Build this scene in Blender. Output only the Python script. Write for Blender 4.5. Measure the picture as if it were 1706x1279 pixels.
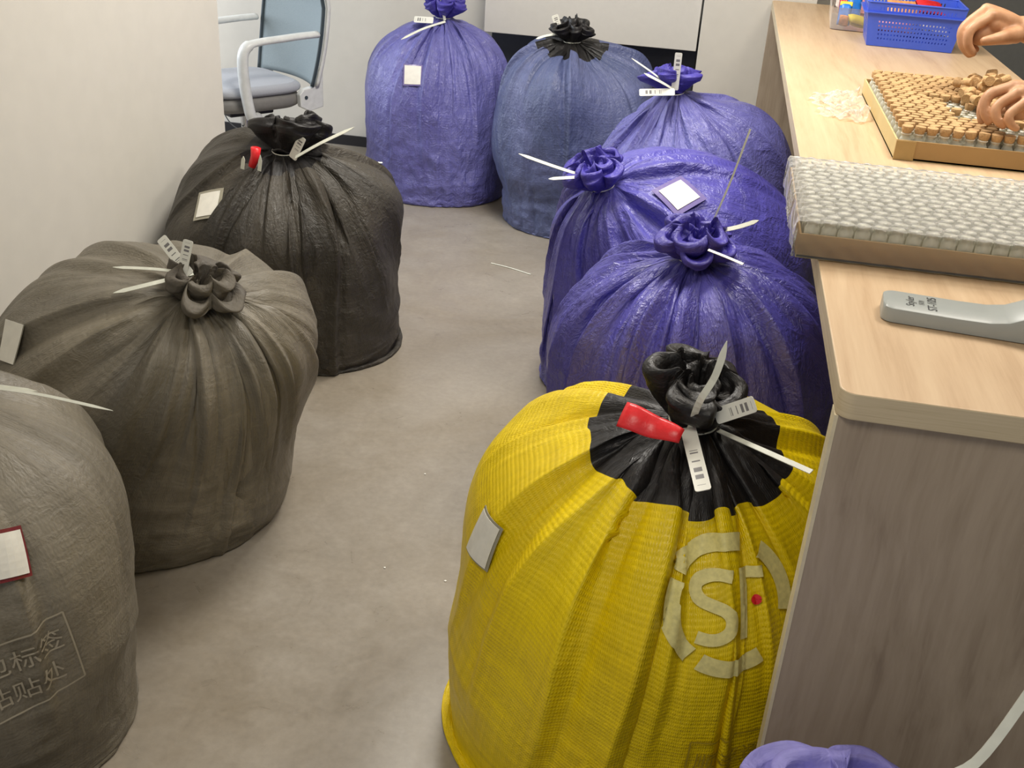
import bpy, bmesh, math, random
import numpy as np
from mathutils import Vector, Matrix
from mathutils.bvhtree import BVHTree

for o in list(bpy.data.objects):
    bpy.data.objects.remove(o)
scene = bpy.context.scene
col = scene.collection

# ------------------------------------------------------------------ camera
CAM_H = 1.6
cd = bpy.data.cameras.new('camera')
cd.sensor_width = 36.0
cd.lens = 36.0 * 1770.0 / 1706.0
cd.clip_start = 0.05
cam = bpy.data.objects.new('camera', cd)
col.objects.link(cam)
RX = (0.97923129, 0.19406531, 0.05869191)
UP = (-0.13995416, 0.43756189, 0.88822994)
BK = (0.14669328, -0.87799672, 0.45563454)
cam.matrix_world = Matrix(((RX[0], UP[0], BK[0], 0.0), (RX[1], UP[1], BK[1], 0.0),
                           (RX[2], UP[2], BK[2], CAM_H), (0, 0, 0, 1)))
scene.camera = cam

# ------------------------------------------------------------------ world, lights, exposure
w = bpy.data.worlds.new('world')
scene.world = w
w.use_nodes = True
bgn = w.node_tree.nodes['Background']
bgn.inputs[0].default_value = (0.90, 0.94, 1.0, 1)
bgn.inputs[1].default_value = 0.36


def area(name, loc, size, power, color, target=None, sy=None):
    l = bpy.data.lights.new(name, 'AREA')
    l.shape = 'RECTANGLE'
    l.size = size
    l.size_y = sy or size
    l.energy = power
    l.color = color
    o = bpy.data.objects.new(name, l)
    col.objects.link(o)
    o.location = loc
    if target is not None:
        d = Vector(target) - Vector(loc)
        o.rotation_euler = d.to_track_quat('-Z', 'Y').to_euler()
    return o


# ceiling lamps of the room (above the frame), an added front fill and the window beyond the partition
area('ceiling_or_fill_lamp', (-0.5, 3.4, 2.72), 0.6, 60, (1.0, 0.95, 0.87), sy=1.2)
area('ceiling_or_fill_lamp', (0.9, 2.6, 2.72), 0.6, 26, (1.0, 0.93, 0.82), sy=0.9)
area('ceiling_or_fill_lamp', (-0.5, 0.0, 2.72), 0.9, 20, (1.0, 0.93, 0.82), sy=0.9)  # fill light added over the camera to lift the counter's end panel
area('window_light', (-4.3, 4.75, 1.5), 1.5, 62, (0.88, 0.93, 1.0), target=(-1.5, 4.7, 0.9), sy=1.7)

vs = scene.view_settings
vs.view_transform = 'Standard'
vs.look = 'None'
vs.exposure = 0.28
vs.gamma = 1.0
vs.use_curve_mapping = False


# ------------------------------------------------------------------ materials
def srgb(r, g, b):
    def f(c):
        c /= 255.0
        return c / 12.92 if c <= 0.04045 else ((c + 0.055) / 1.055) ** 2.4
    return (f(r), f(g), f(b), 1.0)


class NT:
    def __init__(s, name):
        s.m = bpy.data.materials.new(name)
        s.m.use_nodes = True
        s.t = s.m.node_tree
        s.b = s.t.nodes['Principled BSDF']
        s.out = s.t.nodes['Material Output']

    def n(s, typ, ins=None, **kw):
        nd = s.t.nodes.new(typ)
        for k, v in kw.items():
            setattr(nd, k, v)
        for k, v in (ins or {}).items():
            s.set(nd.inputs[k], v)
        return nd

    def set(s, sock, v):
        if hasattr(v, 'is_output'):
            s.t.links.new(v, sock)
        else:
            sock.default_value = v

    def p(s, **kw):
        names = dict(base='Base Color', rough='Roughness', metal='Metallic', spec='Specular IOR Level', normal='Normal',
                     alpha='Alpha', trans='Transmission Weight', ior='IOR', sheen='Sheen Weight', coat='Coat Weight',
                     coatr='Coat Roughness', emit='Emission Color', emits='Emission Strength', sss='Subsurface Weight')
        for k, v in kw.items():
            s.set(s.b.inputs[names[k]], v)
        return s

    def mapping(s, src='UV', scale=(1, 1, 1), rot=(0, 0, 0), loc=(0, 0, 0)):
        tc = s.n('ShaderNodeTexCoord')
        mp = s.n('ShaderNodeMapping', {'Scale': scale, 'Rotation': rot, 'Location': loc})
        s.t.links.new(tc.outputs[src], mp.inputs[0])
        return mp.outputs[0]

    def noise(s, vec, scale=5, detail=3, rough=0.5, dist=0.0, typ=None):
        nd = s.n('ShaderNodeTexNoise', {'Vector': vec, 'Scale': scale, 'Detail': detail, 'Roughness': rough, 'Distortion': dist})
        if typ:
            nd.noise_type = typ
        return nd.outputs[0]

    def ramp(s, fac, stops):
        nd = s.n('ShaderNodeValToRGB', {0: fac})
        e = nd.color_ramp.elements
        while len(e) < len(stops):
            e.new(0.5)
        for k, (p, c) in zip(e, stops):
            k.position = p
            k.color = c if len(c) == 4 else (*c, 1)
        return nd.outputs[0]

    def mix(s, fac, a, b, mode='MIX'):
        nd = s.n('ShaderNodeMix', data_type='RGBA', blend_type=mode)
        s.set(nd.inputs[0], fac)
        s.set(nd.inputs[6], a)
        s.set(nd.inputs[7], b)
        return nd.outputs[2]

    def math(s, op, a, b=0.5, c=0.0):
        nd = s.n('ShaderNodeMath', operation=op)
        s.set(nd.inputs[0], a)
        s.set(nd.inputs[1], b)
        if len(nd.inputs) > 2:
            s.set(nd.inputs[2], c)
        return nd.outputs[0]

    def bump(s, h, strength=0.3, dist=0.01, normal=None):
        ins = {'Height': h, 'Strength': strength, 'Distance': dist}
        if normal is not None:
            ins['Normal'] = normal
        return s.n('ShaderNodeBump', ins).outputs[0]


def plain(name, c, rough=0.5, spec=0.5, metal=0.0, vary=0.06, bump=0.0, scale=40):
    t = NT(name)
    v = t.mapping('Object')
    nz = t.noise(v, scale, 3)
    d = tuple(max(0, x * (1 - vary)) for x in c[:3]) + (1,)
    l = tuple(min(1, x * (1 + vary)) for x in c[:3]) + (1,)
    t.p(base=t.ramp(nz, [(0.3, d), (0.7, l)]), rough=rough, spec=spec, metal=metal)
    if bump:
        t.p(normal=t.bump(nz, bump, 0.004))
    return t.m


def fabric(name, c1, c2, rough=0.42, weave=170.0, weave_s=0.12, crinkle=0.5, dirt=None, sheen=0.0, spec=0.45, scuff=None):
    """woven plastic sack cloth; UV is in metres along the cloth"""
    t = NT(name)
    uv = t.mapping('UV')
    big = t.noise(uv, 3.2, 4, 0.55, 0.6)
    base = t.ramp(big, [(0.32, c1), (0.68, c2)])
    streak = t.noise(t.mapping('UV', (90, 4, 1)), 1.0, 3, 0.6)
    streak2 = t.noise(t.mapping('UV', (4, 90, 1)), 1.0, 3, 0.6)
    st = t.math('MULTIPLY', t.math('ADD', streak, streak2), 0.5)
    stc = t.ramp(st, [(0.3, (0.80, 0.80, 0.80)), (0.7, (1.14, 1.14, 1.14))])
    base = t.mix(1.0, base, stc, 'MULTIPLY')
    if dirt:
        dn = t.noise(uv, 5.5, 6, 0.65, 1.0)
        base = t.mix(t.ramp(dn, [(0.5, (0, 0, 0)), (0.78, (0.75, 0.75, 0.75))]), base, dirt)
    if scuff:
        sn = t.noise(t.mapping('UV', (1.0, 1.0, 1), (0, 0, 0.5)), 24, 8, 0.75, 2.5)
        base = t.mix(t.ramp(sn, [(0.60, (0, 0, 0)), (0.75, (0.42, 0.42, 0.42))]), base, scuff)
    wu = t.n('ShaderNodeTexWave', {'Vector': uv, 'Scale': weave / 6.283 * 2, 'Distortion': 0.6, 'Detail': 1.0, 'Detail Scale': 3.0}, bands_direction='X').outputs[1]
    wv = t.n('ShaderNodeTexWave', {'Vector': uv, 'Scale': weave / 6.283 * 2, 'Distortion': 0.6, 'Detail': 1.0, 'Detail Scale': 3.0}, bands_direction='Y').outputs[1]
    wv2 = t.math('MULTIPLY', wu, wv)
    # crumple creases
    n1 = t.noise(uv, 9.0, 5, 0.62, 1.2)
    r1 = t.math('ABSOLUTE', t.math('SUBTRACT', n1, 0.5))
    n2 = t.noise(t.mapping('UV', (1.0, 2.1, 1), (0, 0, 0.25)), 26.0, 4, 0.6, 1.6)
    r2 = t.math('ABSOLUTE', t.math('SUBTRACT', n2, 0.5))
    wv_ = t.n('ShaderNodeVectorMath', {0: uv}, operation='ADD')
    nc = t.n('ShaderNodeTexNoise', {'Vector': uv, 'Scale': 7.0, 'Detail': 2.0})
    sc_ = t.n('ShaderNodeVectorMath', {0: nc.outputs[1]}, operation='SCALE')
    sc_.inputs['Scale'].default_value = 0.16
    t.t.links.new(sc_.outputs[0], wv_.inputs[1])
    vo = t.n('ShaderNodeTexVoronoi', {'Vector': wv_.outputs[0], 'Scale': 13.0})
    vo2 = t.n('ShaderNodeTexVoronoi', {'Vector': wv_.outputs[0], 'Scale': 34.0})
    facet = t.math('ADD', t.math('MULTIPLY', vo.outputs[0], 0.55), t.math('MULTIPLY', vo2.outputs[0], 0.16))
    h = t.math('ADD', t.math('MULTIPLY', r1, 0.9), t.math('ADD', t.math('MULTIPLY', r2, 0.4), facet))
    b1 = t.bump(h, crinkle, 0.035)
    b2 = t.bump(wv2, weave_s, 0.004, b1)
    rr = t.ramp(n1, [(0.3, (rough * 0.8,) * 3), (0.7, (min(1, rough * 1.3),) * 3)])
    t.p(base=base, rough=rr, normal=b2, sheen=sheen, spec=spec)
    return t.m


M = {}
M['purple'] = fabric('purple_sack_cloth', srgb(92, 90, 158), srgb(112, 112, 180), scuff=srgb(152, 154, 208), rough=0.34, spec=0.6, crinkle=0.62)
M['violet'] = fabric('violet_sack_cloth', srgb(72, 67, 152), srgb(90, 86, 176), scuff=srgb(142, 144, 212), rough=0.32, spec=0.65, crinkle=0.62)
M['violet_dark'] = fabric('violet_hem_cloth', srgb(58, 50, 142), srgb(74, 66, 164), crinkle=0.4)
M['slate'] = fabric('slate_blue_sack_cloth', srgb(76, 86, 122), srgb(96, 103, 144), scuff=srgb(126, 136, 170))
M['yellow'] = fabric('yellow_sack_cloth', srgb(226, 196, 0), srgb(240, 212, 10), weave=230, weave_s=0.32, crinkle=0.22, rough=0.36)
M['grey'] = fabric('grey_sack_cloth', srgb(92, 87, 76), srgb(128, 121, 106), dirt=srgb(80, 73, 54), scuff=srgb(150, 143, 128), rough=0.55, crinkle=0.3)
M['charcoal'] = fabric('charcoal_sack_cloth', srgb(46, 43, 38), srgb(72, 67, 58), scuff=srgb(92, 87, 76), rough=0.5)
M['black'] = fabric('black_lining_cloth', srgb(18, 16, 16), srgb(30, 28, 28), crinkle=0.25, rough=0.45)
M['lilac'] = fabric('lilac_sack_cloth', srgb(122, 118, 190), srgb(150, 146, 214), rough=0.6, crinkle=0.3)
M['greyhem'] = fabric('grey_hem_cloth', srgb(76, 70, 62), srgb(100, 94, 82), crinkle=0.3, rough=0.65)
M['white_plastic'] = plain('white_plastic', srgb(226, 226, 218), 0.35)
M['tie'] = plain('cable_tie_plastic', srgb(222, 224, 210), 0.4)
M['card'] = plain('label_card_paper', srgb(226, 224, 214), 0.45)
M['clear_edge'] = plain('label_sleeve_plastic', srgb(150, 146, 130), 0.2)
M['sleeve_purple'] = plain('purple_label_sleeve', srgb(118, 108, 160), 0.2)
M['sleeve_red'] = plain('red_label_frame', srgb(112, 38, 42), 0.4)
M['print_grey'] = plain('worn_grey_print', srgb(158, 150, 132), 0.7)
M['print_cream'] = plain('worn_cream_print', srgb(224, 214, 140), 0.55, vary=0.12, scale=120)
M['print_faint'] = plain('faint_print', srgb(176, 152, 30), 0.6)
M['red'] = plain('red_tape', srgb(226, 40, 46), 0.35, bump=0.3, scale=60)
M['dark_ink'] = plain('black_ink', srgb(40, 40, 42), 0.6)
M['wall'] = plain('painted_wall', srgb(216, 212, 202), 0.75, vary=0.02, bump=0.05, scale=14)
M['darkwall'] = plain('dark_grey_wall', srgb(112, 112, 108), 0.7, vary=0.04)
M['baseboard'] = plain('black_baseboard', srgb(36, 35, 38), 0.5)
M['white_panel'] = plain('white_board', srgb(216, 213, 205), 0.45, vary=0.015)
M['recess_shade'] = plain('recess_shade_tone', srgb(66, 68, 76), 0.6)  # shade of the gap under the desk, put into the colour
M['ceil'] = plain('ceiling_paint', srgb(225, 224, 220), 0.8, vary=0.02)


def barcode_mat():
    t = NT('barcode_tag')
    tc = t.n('ShaderNodeTexCoord')
    sx = t.n('ShaderNodeSeparateXYZ', {0: tc.outputs['UV']})
    u, v = sx.outputs[0], sx.outputs[1]
    cu = t.math('FLOOR', t.math('MULTIPLY', u, 46.0))
    wn = t.n('ShaderNodeTexWhiteNoise', noise_dimensions='1D')
    t.t.links.new(cu, wn.inputs['W'])
    bar = t.math('GREATER_THAN', wn.outputs[0], 0.52)
    inu = t.math('MULTIPLY', t.math('GREATER_THAN', u, 0.38), t.math('LESS_THAN', u, 0.92))
    inv = t.math('MULTIPLY', t.math('GREATER_THAN', v, 0.22), t.math('LESS_THAN', v, 0.74))
    f = t.math('MULTIPLY', bar, t.math('MULTIPLY', inu, inv))
    t.p(base=t.mix(f, srgb(226, 226, 216), srgb(120, 118, 118)), rough=0.4)
    return t.m


M['barcode'] = barcode_mat()


def wood_mat(name, c1, c2, c3, src='Object', stretch=(26, 1.6, 26), rough=0.45):
    t = NT(name)
    v = t.mapping(src, stretch)
    n0 = t.noise(t.mapping(src, (2.2, 0.5, 2.2)), 1.0, 2)
    vv = t.n('ShaderNodeVectorMath', {0: v}, operation='ADD')
    t.t.links.new(t.n('ShaderNodeCombineXYZ', {0: t.math('MULTIPLY', n0, 4.0), 2: t.math('MULTIPLY', n0, 4.0)}).outputs[0], vv.inputs[1])
    n1 = t.noise(vv.outputs[0], 1.0, 5, 0.6, 0.3)
    n2 = t.noise(t.mapping(src, tuple(x * 5 for x in stretch)), 1.0, 3, 0.6)
    f = t.math('ADD', t.math('MULTIPLY', n1, 0.75), t.math('MULTIPLY', n2, 0.25))
    base = t.ramp(f, [(0.30, c3), (0.45, c1), (0.62, c2)])
    t.p(base=base, rough=rough, spec=0.4, normal=t.bump(f, 0.06, 0.004))
    return t.m


M['wood'] = wood_mat('pale_oak_laminate', srgb(200, 171, 136), srgb(209, 182, 147), srgb(184, 153, 118))
M['wood_panel'] = wood_mat('greyed_oak_laminate', srgb(164, 148, 128), srgb(176, 160, 140), srgb(142, 126, 108), stretch=(26, 26, 1.6))
M['wood_edge'] = wood_mat('edge_band_laminate', srgb(198, 182, 150), srgb(208, 192, 162), srgb(170, 152, 124), stretch=(2.0, 2.0, 160))
M['band'] = plain('pale_edge_band', srgb(220, 208, 176), 0.4)


def floor_mat():
    t = NT('polished_vinyl_floor')
    v = t.mapping('Object')
    n1 = t.noise(v, 1.3, 5, 0.6, 0.8)
    n2 = t.noise(v, 55, 3, 0.6)
    n3 = t.noise(v, 9, 5, 0.7, 1.0)
    b = t.ramp(n1, [(0.32, srgb(136, 126, 110)), (0.66, srgb(154, 147, 136))])
    b = t.mix(0.5, b, t.ramp(n2, [(0.3, (0.82, 0.82, 0.82)), (0.7, (1.1, 1.1, 1.1))]), 'MULTIPLY')
    b = t.mix(0.45, b, t.ramp(n3, [(0.3, (0.8, 0.79, 0.77)), (0.7, (1.08, 1.08, 1.08))]), 'MULTIPLY')
    t.p(base=b, rough=t.ramp(n3, [(0.3, (0.26,) * 3), (0.7, (0.42,) * 3)]), spec=0.5, normal=t.bump(n2, 0.04, 0.003))
    return t.m


M['floor'] = floor_mat()


def glassy(name, tint, rough=0.08, opacity=0.25):
    t = NT(name)
    tr = t.n('ShaderNodeBsdfTransparent', {0: tint})
    fr = t.n('ShaderNodeFresnel', {0: 1.5})
    f = t.math('ADD', fr.outputs[0], opacity)
    mx = t.n('ShaderNodeMixShader', {0: f, 1: tr.outputs[0], 2: t.b.outputs[0]})
    t.p(base=tint, rough=rough, spec=0.8)
    t.t.links.new(mx.outputs[0], t.out.inputs[0])
    return t.m


M['glass'] = glassy('vial_glass', (0.95, 0.93, 0.80, 1), 0.14, 0.5)
M['film'] = glassy('clear_film', (0.96, 0.96, 0.95, 1), 0.12, 0.06)


# ------------------------------------------------------------------ helpers
def tag(o, label=None, cat=None, group=None, kind=None):
    for k, v in (('label', label), ('category', cat), ('group', group), ('kind', kind)):
        if v:
            o[k] = v
    return o


def empty(name, loc, label, cat, group=None, rz=0.0):
    o = bpy.data.objects.new(name, None)
    o.empty_display_size = 0.05
    o.location = loc
    o.rotation_euler = (0, 0, rz)
    col.objects.link(o)
    return tag(o, label, cat, group)


def link(name, me, mat, parent=None, smooth=True, world=False):
    o = bpy.data.objects.new(name, me)
    if mat is not None and not len(me.materials):
        for m_ in (mat if isinstance(mat, (list, tuple)) else [mat]):
            me.materials.append(m_)
    col.objects.link(o)
    if parent is not None:
        o.parent = parent
        if world:
            o.matrix_parent_inverse = PINV(parent)
    if smooth:
        me.shade_smooth()
    return o


def PINV(p):
    m = Matrix.LocRotScale(p.location, p.rotation_euler, p.scale)
    q = p.parent
    while q is not None:
        m = Matrix.LocRotScale(q.location, q.rotation_euler, q.scale) @ m if q.matrix_parent_inverse is None else m
        q = q.parent
    return m.inverted()


class MB:
    """collects verts/faces for one mesh"""
    def __init__(s):
        s.v = []
        s.f = []
        s.m = []

    def add(s, vs, fs, mi=0):
        o = len(s.v)
        s.v += [tuple(map(float, p)) for p in vs]
        s.f += [tuple(i + o for i in f) for f in fs]
        s.m += [mi] * len(fs)
        return s

    def box(s, c, d, mi=0, rot=None):
        x, y, z = (k / 2 for k in d)
        vs = [Vector((a * x, b * y, e * z)) for a in (-1, 1) for b in (-1, 1) for e in (-1, 1)]
        if rot is not None:
            vs = [rot @ p for p in vs]
        vs = [p + Vector(c) for p in vs]
        return s.add(vs, [(0, 1, 3, 2), (4, 6, 7, 5), (0, 4, 5, 1), (2, 3, 7, 6), (0, 2, 6, 4), (1, 5, 7, 3)], mi)

    def tube(s, pts, rad, n=10, mi=0, caps=True, closed=False):
        pts = [Vector(p) for p in pts]
        if not hasattr(rad, '__len__'):
            rad = [rad] * len(pts)
        up = None
        vs, fs = [], []
        N = len(pts)
        for i, p in enumerate(pts):
            if closed:
                t = pts[(i + 1) % N] - pts[i - 1]
            else:
                t = pts[min(i + 1, N - 1)] - pts[max(i - 1, 0)]
            t.normalize()
            if up is None:
                up = t.orthogonal().normalized()
            up = (up - t * up.dot(t))
            up = up.normalized() if up.length > 1e-6 else t.orthogonal().normalized()
            b = t.cross(up)
            r = rad[i]
            rx, ry = r if hasattr(r, '__len__') else (r, r)
            for k in range(n):
                a = 2 * math.pi * k / n
                vs.append(p + up * math.cos(a) * rx + b * math.sin(a) * ry)
        M_ = N if closed else N - 1
        for i in range(M_):
            for k in range(n):
                j = (i + 1) % N
                fs.append((i * n + k, i * n + (k + 1) % n, j * n + (k + 1) % n, j * n + k))
        if caps and not closed:
            fs.append(tuple(range(n - 1, -1, -1)))
            fs.append(tuple((N - 1) * n + k for k in range(n)))
        return s.add(vs, fs, mi)

    def lathe(s, prof, n=20, c=(0, 0, 0), mi=0):
        vs, fs = [], []
        for r, z in prof:
            for k in range(n):
                a = 2 * math.pi * k / n
                vs.append((c[0] + r * math.cos(a), c[1] + r * math.sin(a), c[2] + z))
        for i in range(len(prof) - 1):
            for k in range(n):
                fs.append((i * n + k, i * n + (k + 1) % n, (i + 1) * n + (k + 1) % n, (i + 1) * n + k))
        fs.append(tuple(range(n - 1, -1, -1)))
        fs.append(tuple((len(prof) - 1) * n + k for k in range(n)))
        return s.add(vs, fs, mi)

    def prism(s, poly, z0, z1, mi=0, tf=None):
        n = len(poly)
        vs = [(x, y, z0) for x, y in poly] + [(x, y, z1) for x, y in poly]
        if tf is not None:
            vs = [tf(Vector(p)) for p in vs]
        fs = [tuple(range(n - 1, -1, -1)), tuple(range(n, 2 * n))]
        fs += [(i, (i + 1) % n, n + (i + 1) % n, n + i) for i in range(n)]
        return s.add(vs, fs, mi)

    def grid(s, P, mi=0, wrapu=False):
        """P[j][i] points"""
        nv, nu = len(P), len(P[0])
        vs = [p for row in P for p in row]
        fs = []
        for j in range(nv - 1):
            for i in range(nu if wrapu else nu - 1):
                k = (i + 1) % nu
                fs.append((j * nu + i, j * nu + k, (j + 1) * nu + k, (j + 1) * nu + i))
        return s.add(vs, fs, mi)

    def mesh(s, name):
        me = bpy.data.meshes.new(name)
        me.from_pydata(s.v, [], s.f)
        me.update()
        if max(s.m, default=0) > 0:
            me.polygons.foreach_set('material_index', s.m)
        return me

    def build(s, name, mat, parent=None, smooth=False, bevel=0.0, seg=2, sharp=None, world=True, fix=False):
        me = s.mesh(name)
        if fix:
            bm = bmesh.new()
            bm.from_mesh(me)
            bmesh.ops.recalc_face_normals(bm, faces=bm.faces)
            bm.to_mesh(me)
            bm.free()
        o = link(name, me, mat, parent, smooth=smooth or bevel > 0, world=world)
        if sharp:
            me.set_sharp_from_angle(angle=math.radians(sharp))
        if bevel > 0:
            b = o.modifiers.new('bevel', 'BEVEL')
            b.width = bevel
            b.segments = seg
            b.limit_method = 'ANGLE'
            b.angle_limit = math.radians(40)
            b.harden_normals = True
        return o


# ------------------------------------------------------------------ sack cloth simulation
def smooth_noise(rs, nu, nv, ku, kv):
    """periodic-in-u smooth random field"""
    f = np.zeros((nv, nu))
    U = np.linspace(0, 2 * np.pi, nu, endpoint=False)[None, :]
    V = np.linspace(0, 1, nv)[:, None]
    for a in range(1, ku + 1):
        for b in range(0, kv + 1):
            f += rs.randn() / (a + b + 1) ** 0.6 * np.cos(a * U + rs.rand() * 6.28) * np.cos(b * np.pi * V + rs.rand() * 6.28)
    return f / (f.std() + 1e-9)


def relax(X, ru, rv, pin, proj, steps, grav, comp=0.10, bend=0.25, shear=0.25, noise=None):
    """position based relaxation of a tube of cloth X[nv,nu,3]"""
    nv, nu, _ = X.shape
    inv = np.where(pin, 0.0, 1.0)[..., None].astype(np.float32)
    X = X.astype(np.float32)
    P = X.copy()
    g = np.array([0, 0, -grav], np.float32)
    ev = np.arange(0, nu, 2)
    od = np.arange(1, nu, 2)
    ru = np.float32(ru)
    rv = rv.astype(np.float32)

    def pair(ia, ja, ib, jb, rest, kx, kc):
        A = X[ia, ja]
        B = X[ib, jb]
        wa = inv[ia, ja]
        wb = inv[ib, jb]
        D = B - A
        L = np.sqrt((D * D).sum(-1, keepdims=True)) + 1e-9
        r = rest[..., None] if hasattr(rest, 'shape') and rest.shape else rest
        C = (L - r) / L
        C *= np.where(C > 0, kx, kc)
        D *= C / np.maximum(wa + wb, 1e-6)
        X[ia, ja] = A + D * wa
        X[ib, jb] = B - D * wb

    al = slice(None)
    rows = [np.arange(k, nv - 1, 2) for k in (0, 1)]
    rows2 = [np.concatenate([np.arange(k, nv - 2, 4), np.arange(k + 1, nv - 2, 4)]) for k in (0, 2)]
    cols2 = [np.concatenate([np.arange(k, nu, 4), np.arange(k + 1, nu, 4)]) for k in (0, 2)]
    rdiag = np.sqrt(ru ** 2 + rv[:-1] ** 2)
    for it in range(steps):
        V = (X - P) * 0.93
        P[...] = X
        X += (V + g) * inv
        for k in range(2):
            for c in (ev, od):
                pair(al, c, al, (c + 1) % nu, ru, 0.9, comp)
            for r in rows:
                pair(r, al, r + 1, al, rv[r], 0.9, 0.4)
        # bending: keep next-nearest neighbours from folding flat
        for c in cols2:
            pair(al, c, al, (c + 2) % nu, ru * 1.7, 0.0, bend)
        for r in rows2:
            pair(r, al, r + 2, al, rv[r] * 1.85, 0.0, bend * 0.6)
        # shear
        for r in rows:
            rr = r[:, None]
            for c in (ev, od):
                cc = (c + 1) % nu
                pair(rr, c[None], rr + 1, cc[None], rdiag[r][:, c], shear, shear * 0.3)
                pair(rr, cc[None], rr + 1, c[None], rdiag[r][:, c], shear, shear * 0.3)
        Y = proj(X)
        X += (Y - X) * inv
    return X


def upsample(X):
    nv, nu, _ = X.shape
    Y = np.empty((nv, nu * 2, 3), np.float32)
    Y[:, 0::2] = X
    Y[:, 1::2] = (9 * (X + np.roll(X, -1, 1)) - np.roll(X, 1, 1) - np.roll(X, -2, 1)) / 16
    Z = np.empty((nv * 2 - 1, nu * 2, 3), np.float32)
    Z[0::2] = Y
    pad = np.concatenate([2 * Y[:1] - Y[1:2], Y, 2 * Y[-1:] - Y[-2:-1]], 0)
    Z[1::2] = (9 * (pad[1:-2] + pad[2:-1]) - pad[:-3] - pad[3:]) / 16
    return Z


def resample(X, nu, nv):
    """cubic resampling of the cloth grid (periodic around)"""
    def cub(A, t):
        i = np.floor(t).astype(int)
        f = (t - i)[:, None, None].astype(np.float32)
        p0, p1, p2, p3 = A[i - 1 + 1], A[i + 1], A[i + 2], A[i + 3]
        return 0.5 * (2 * p1 + (p2 - p0) * f + (2 * p0 - 5 * p1 + 4 * p2 - p3) * f * f + (3 * p1 - p0 - 3 * p2 + p3) * f ** 3)
    n0, m0, _ = X.shape
    A = np.concatenate([2 * X[:1] - X[1:2], X, 2 * X[-1:] - X[-2:-1], 3 * X[-1:] - 2 * X[-2:-1]], 0)
    # rows bunch towards the neck, where the pleats are finest
    v = np.linspace(0, 1, nv)
    Y = cub(A, v * (n0 - 1) * 0.99999)
    Y = Y.transpose(1, 0, 2)
    A = np.concatenate([Y[-1:], Y, Y[:3]], 0)
    Z = cub(A, np.arange(nu) / nu * m0)
    return np.ascontiguousarray(Z.transpose(1, 0, 2)).astype(np.float32)


def value_noise(rs, nu, nv, cu, cv):
    """smooth periodic lattice noise in -1..1 with cu x cv cells"""
    G = rs.uniform(-1, 1, (cv + 3, cu))
    a = np.arange(nu) / nu * cu
    b = np.linspace(0, cv, nv)
    i = np.floor(a).astype(int)
    j = np.floor(b).astype(int)
    f = a - i
    g = b - j
    f = f * f * (3 - 2 * f)
    g = (g * g * (3 - 2 * g))[:, None]
    i1 = (i + 1) % cu
    i = i % cu
    return ((G[j][:, i] * (1 - f) + G[j][:, i1] * f) * (1 - g) + (G[j + 1][:, i] * (1 - f) + G[j + 1][:, i1] * f) * g)


def pleat_cloth(X, rs, C, L, folds, n_fold, amp, flen, crumple, tie):
    """gathers: folds of many lengths that run down from the neck and end in pointed tips, then crumples"""
    nv, nu, _ = X.shape
    du = np.roll(X, -1, 1) - np.roll(X, 1, 1)
    dv = np.gradient(X, axis=0)
    N = np.cross(du, dv)
    N /= np.linalg.norm(N, axis=-1, keepdims=True) + 1e-9
    for _ in range(3):
        N = (N + np.roll(N, 1, 1) + np.roll(N, -1, 1)) / 3
    cen = X.mean((0, 1))
    if (N * (X - cen)).sum(-1).mean() < 0:
        N = -N
    d = (1 - np.linspace(0, 1, nv))[:, None] * L           # distance from the neck along the cloth
    th = np.linspace(0, 2 * np.pi, nu, endpoint=False)[None]
    seg = np.linalg.norm(np.roll(X, -1, 1) - X, axis=-1)
    rho = seg.sum(1)[:, None] / (2 * np.pi)                 # mean radius of each ring
    fl = [tuple(f) for f in (folds or [])]
    k = n_fold
    base = np.linspace(0, 2 * np.pi, k, endpoint=False) + rs.uniform(-0.42, 0.42, k) * 2 * np.pi / k
    for q, a in enumerate(base):
        if folds and min(abs((a - f[0] + np.pi) % (2 * np.pi) - np.pi) for f in folds) < 0.12:
            continue
        big = rs.rand()
        fl.append((a, flen * (0.35 + 0.95 * big ** 1.5), amp * (0.45 + 0.8 * big), rs.uniform(0.016, 0.030) * (0.7 + 0.8 * big)))
    H = np.zeros((nv, nu))
    G = np.zeros((nv, nu))
    for a, ln, am, w in fl:
        wob = rs.uniform(-0.25, 0.25) * d + 0.03 * np.sin(d * rs.uniform(8, 18) + rs.rand() * 6)
        x = ((th - a - wob + np.pi) % (2 * np.pi) - np.pi) * np.maximum(rho, 0.02)
        s_ = np.clip(d / ln, 0, 1)
        env = np.clip(s_ / 0.12, 0.25, 1) * (1 - s_) ** 0.75
        ww = np.minimum(w * (1.15 - 0.75 * s_), 0.45 * np.maximum(rho, 0.02))
        sk = rs.choice([-1, 1])
        xl = np.where(x * sk > 0, x / (ww * 0.55), x / (ww * 1.5))      # steep on one flank
        H = np.maximum(H, am * env * np.exp(-np.abs(xl) ** 1.05))
        xg = (x - sk * ww * 1.05) / (ww * 0.6)
        G = np.maximum(G, 0.45 * am * env * np.exp(-np.abs(xg) ** 1.4))
    D = H - G
    V = np.linspace(0, 1, nv)[:, None]
    body = np.clip((d - 0.12) / 0.2, 0, 1)
    # sagging wrinkles: mostly level on the sides
    w1 = value_noise(rs, nu, nv, 14, 11)
    w2 = value_noise(rs, nu, nv, 24, 26)
    w3 = value_noise(rs, nu, nv, 52, 60)
    D = D + crumple * body * ((0.5 - np.abs(w1)) * 0.009 + (0.5 - np.abs(w2)) * 0.0050 + (0.5 - np.abs(w3)) * 0.0022)
    D *= np.clip(V / 0.03, 0, 1) * np.clip((1 - V) / 0.012, 0, 1)
    return (X + N * D[..., None]).astype(np.float32)


class Sack:
    pass


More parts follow.
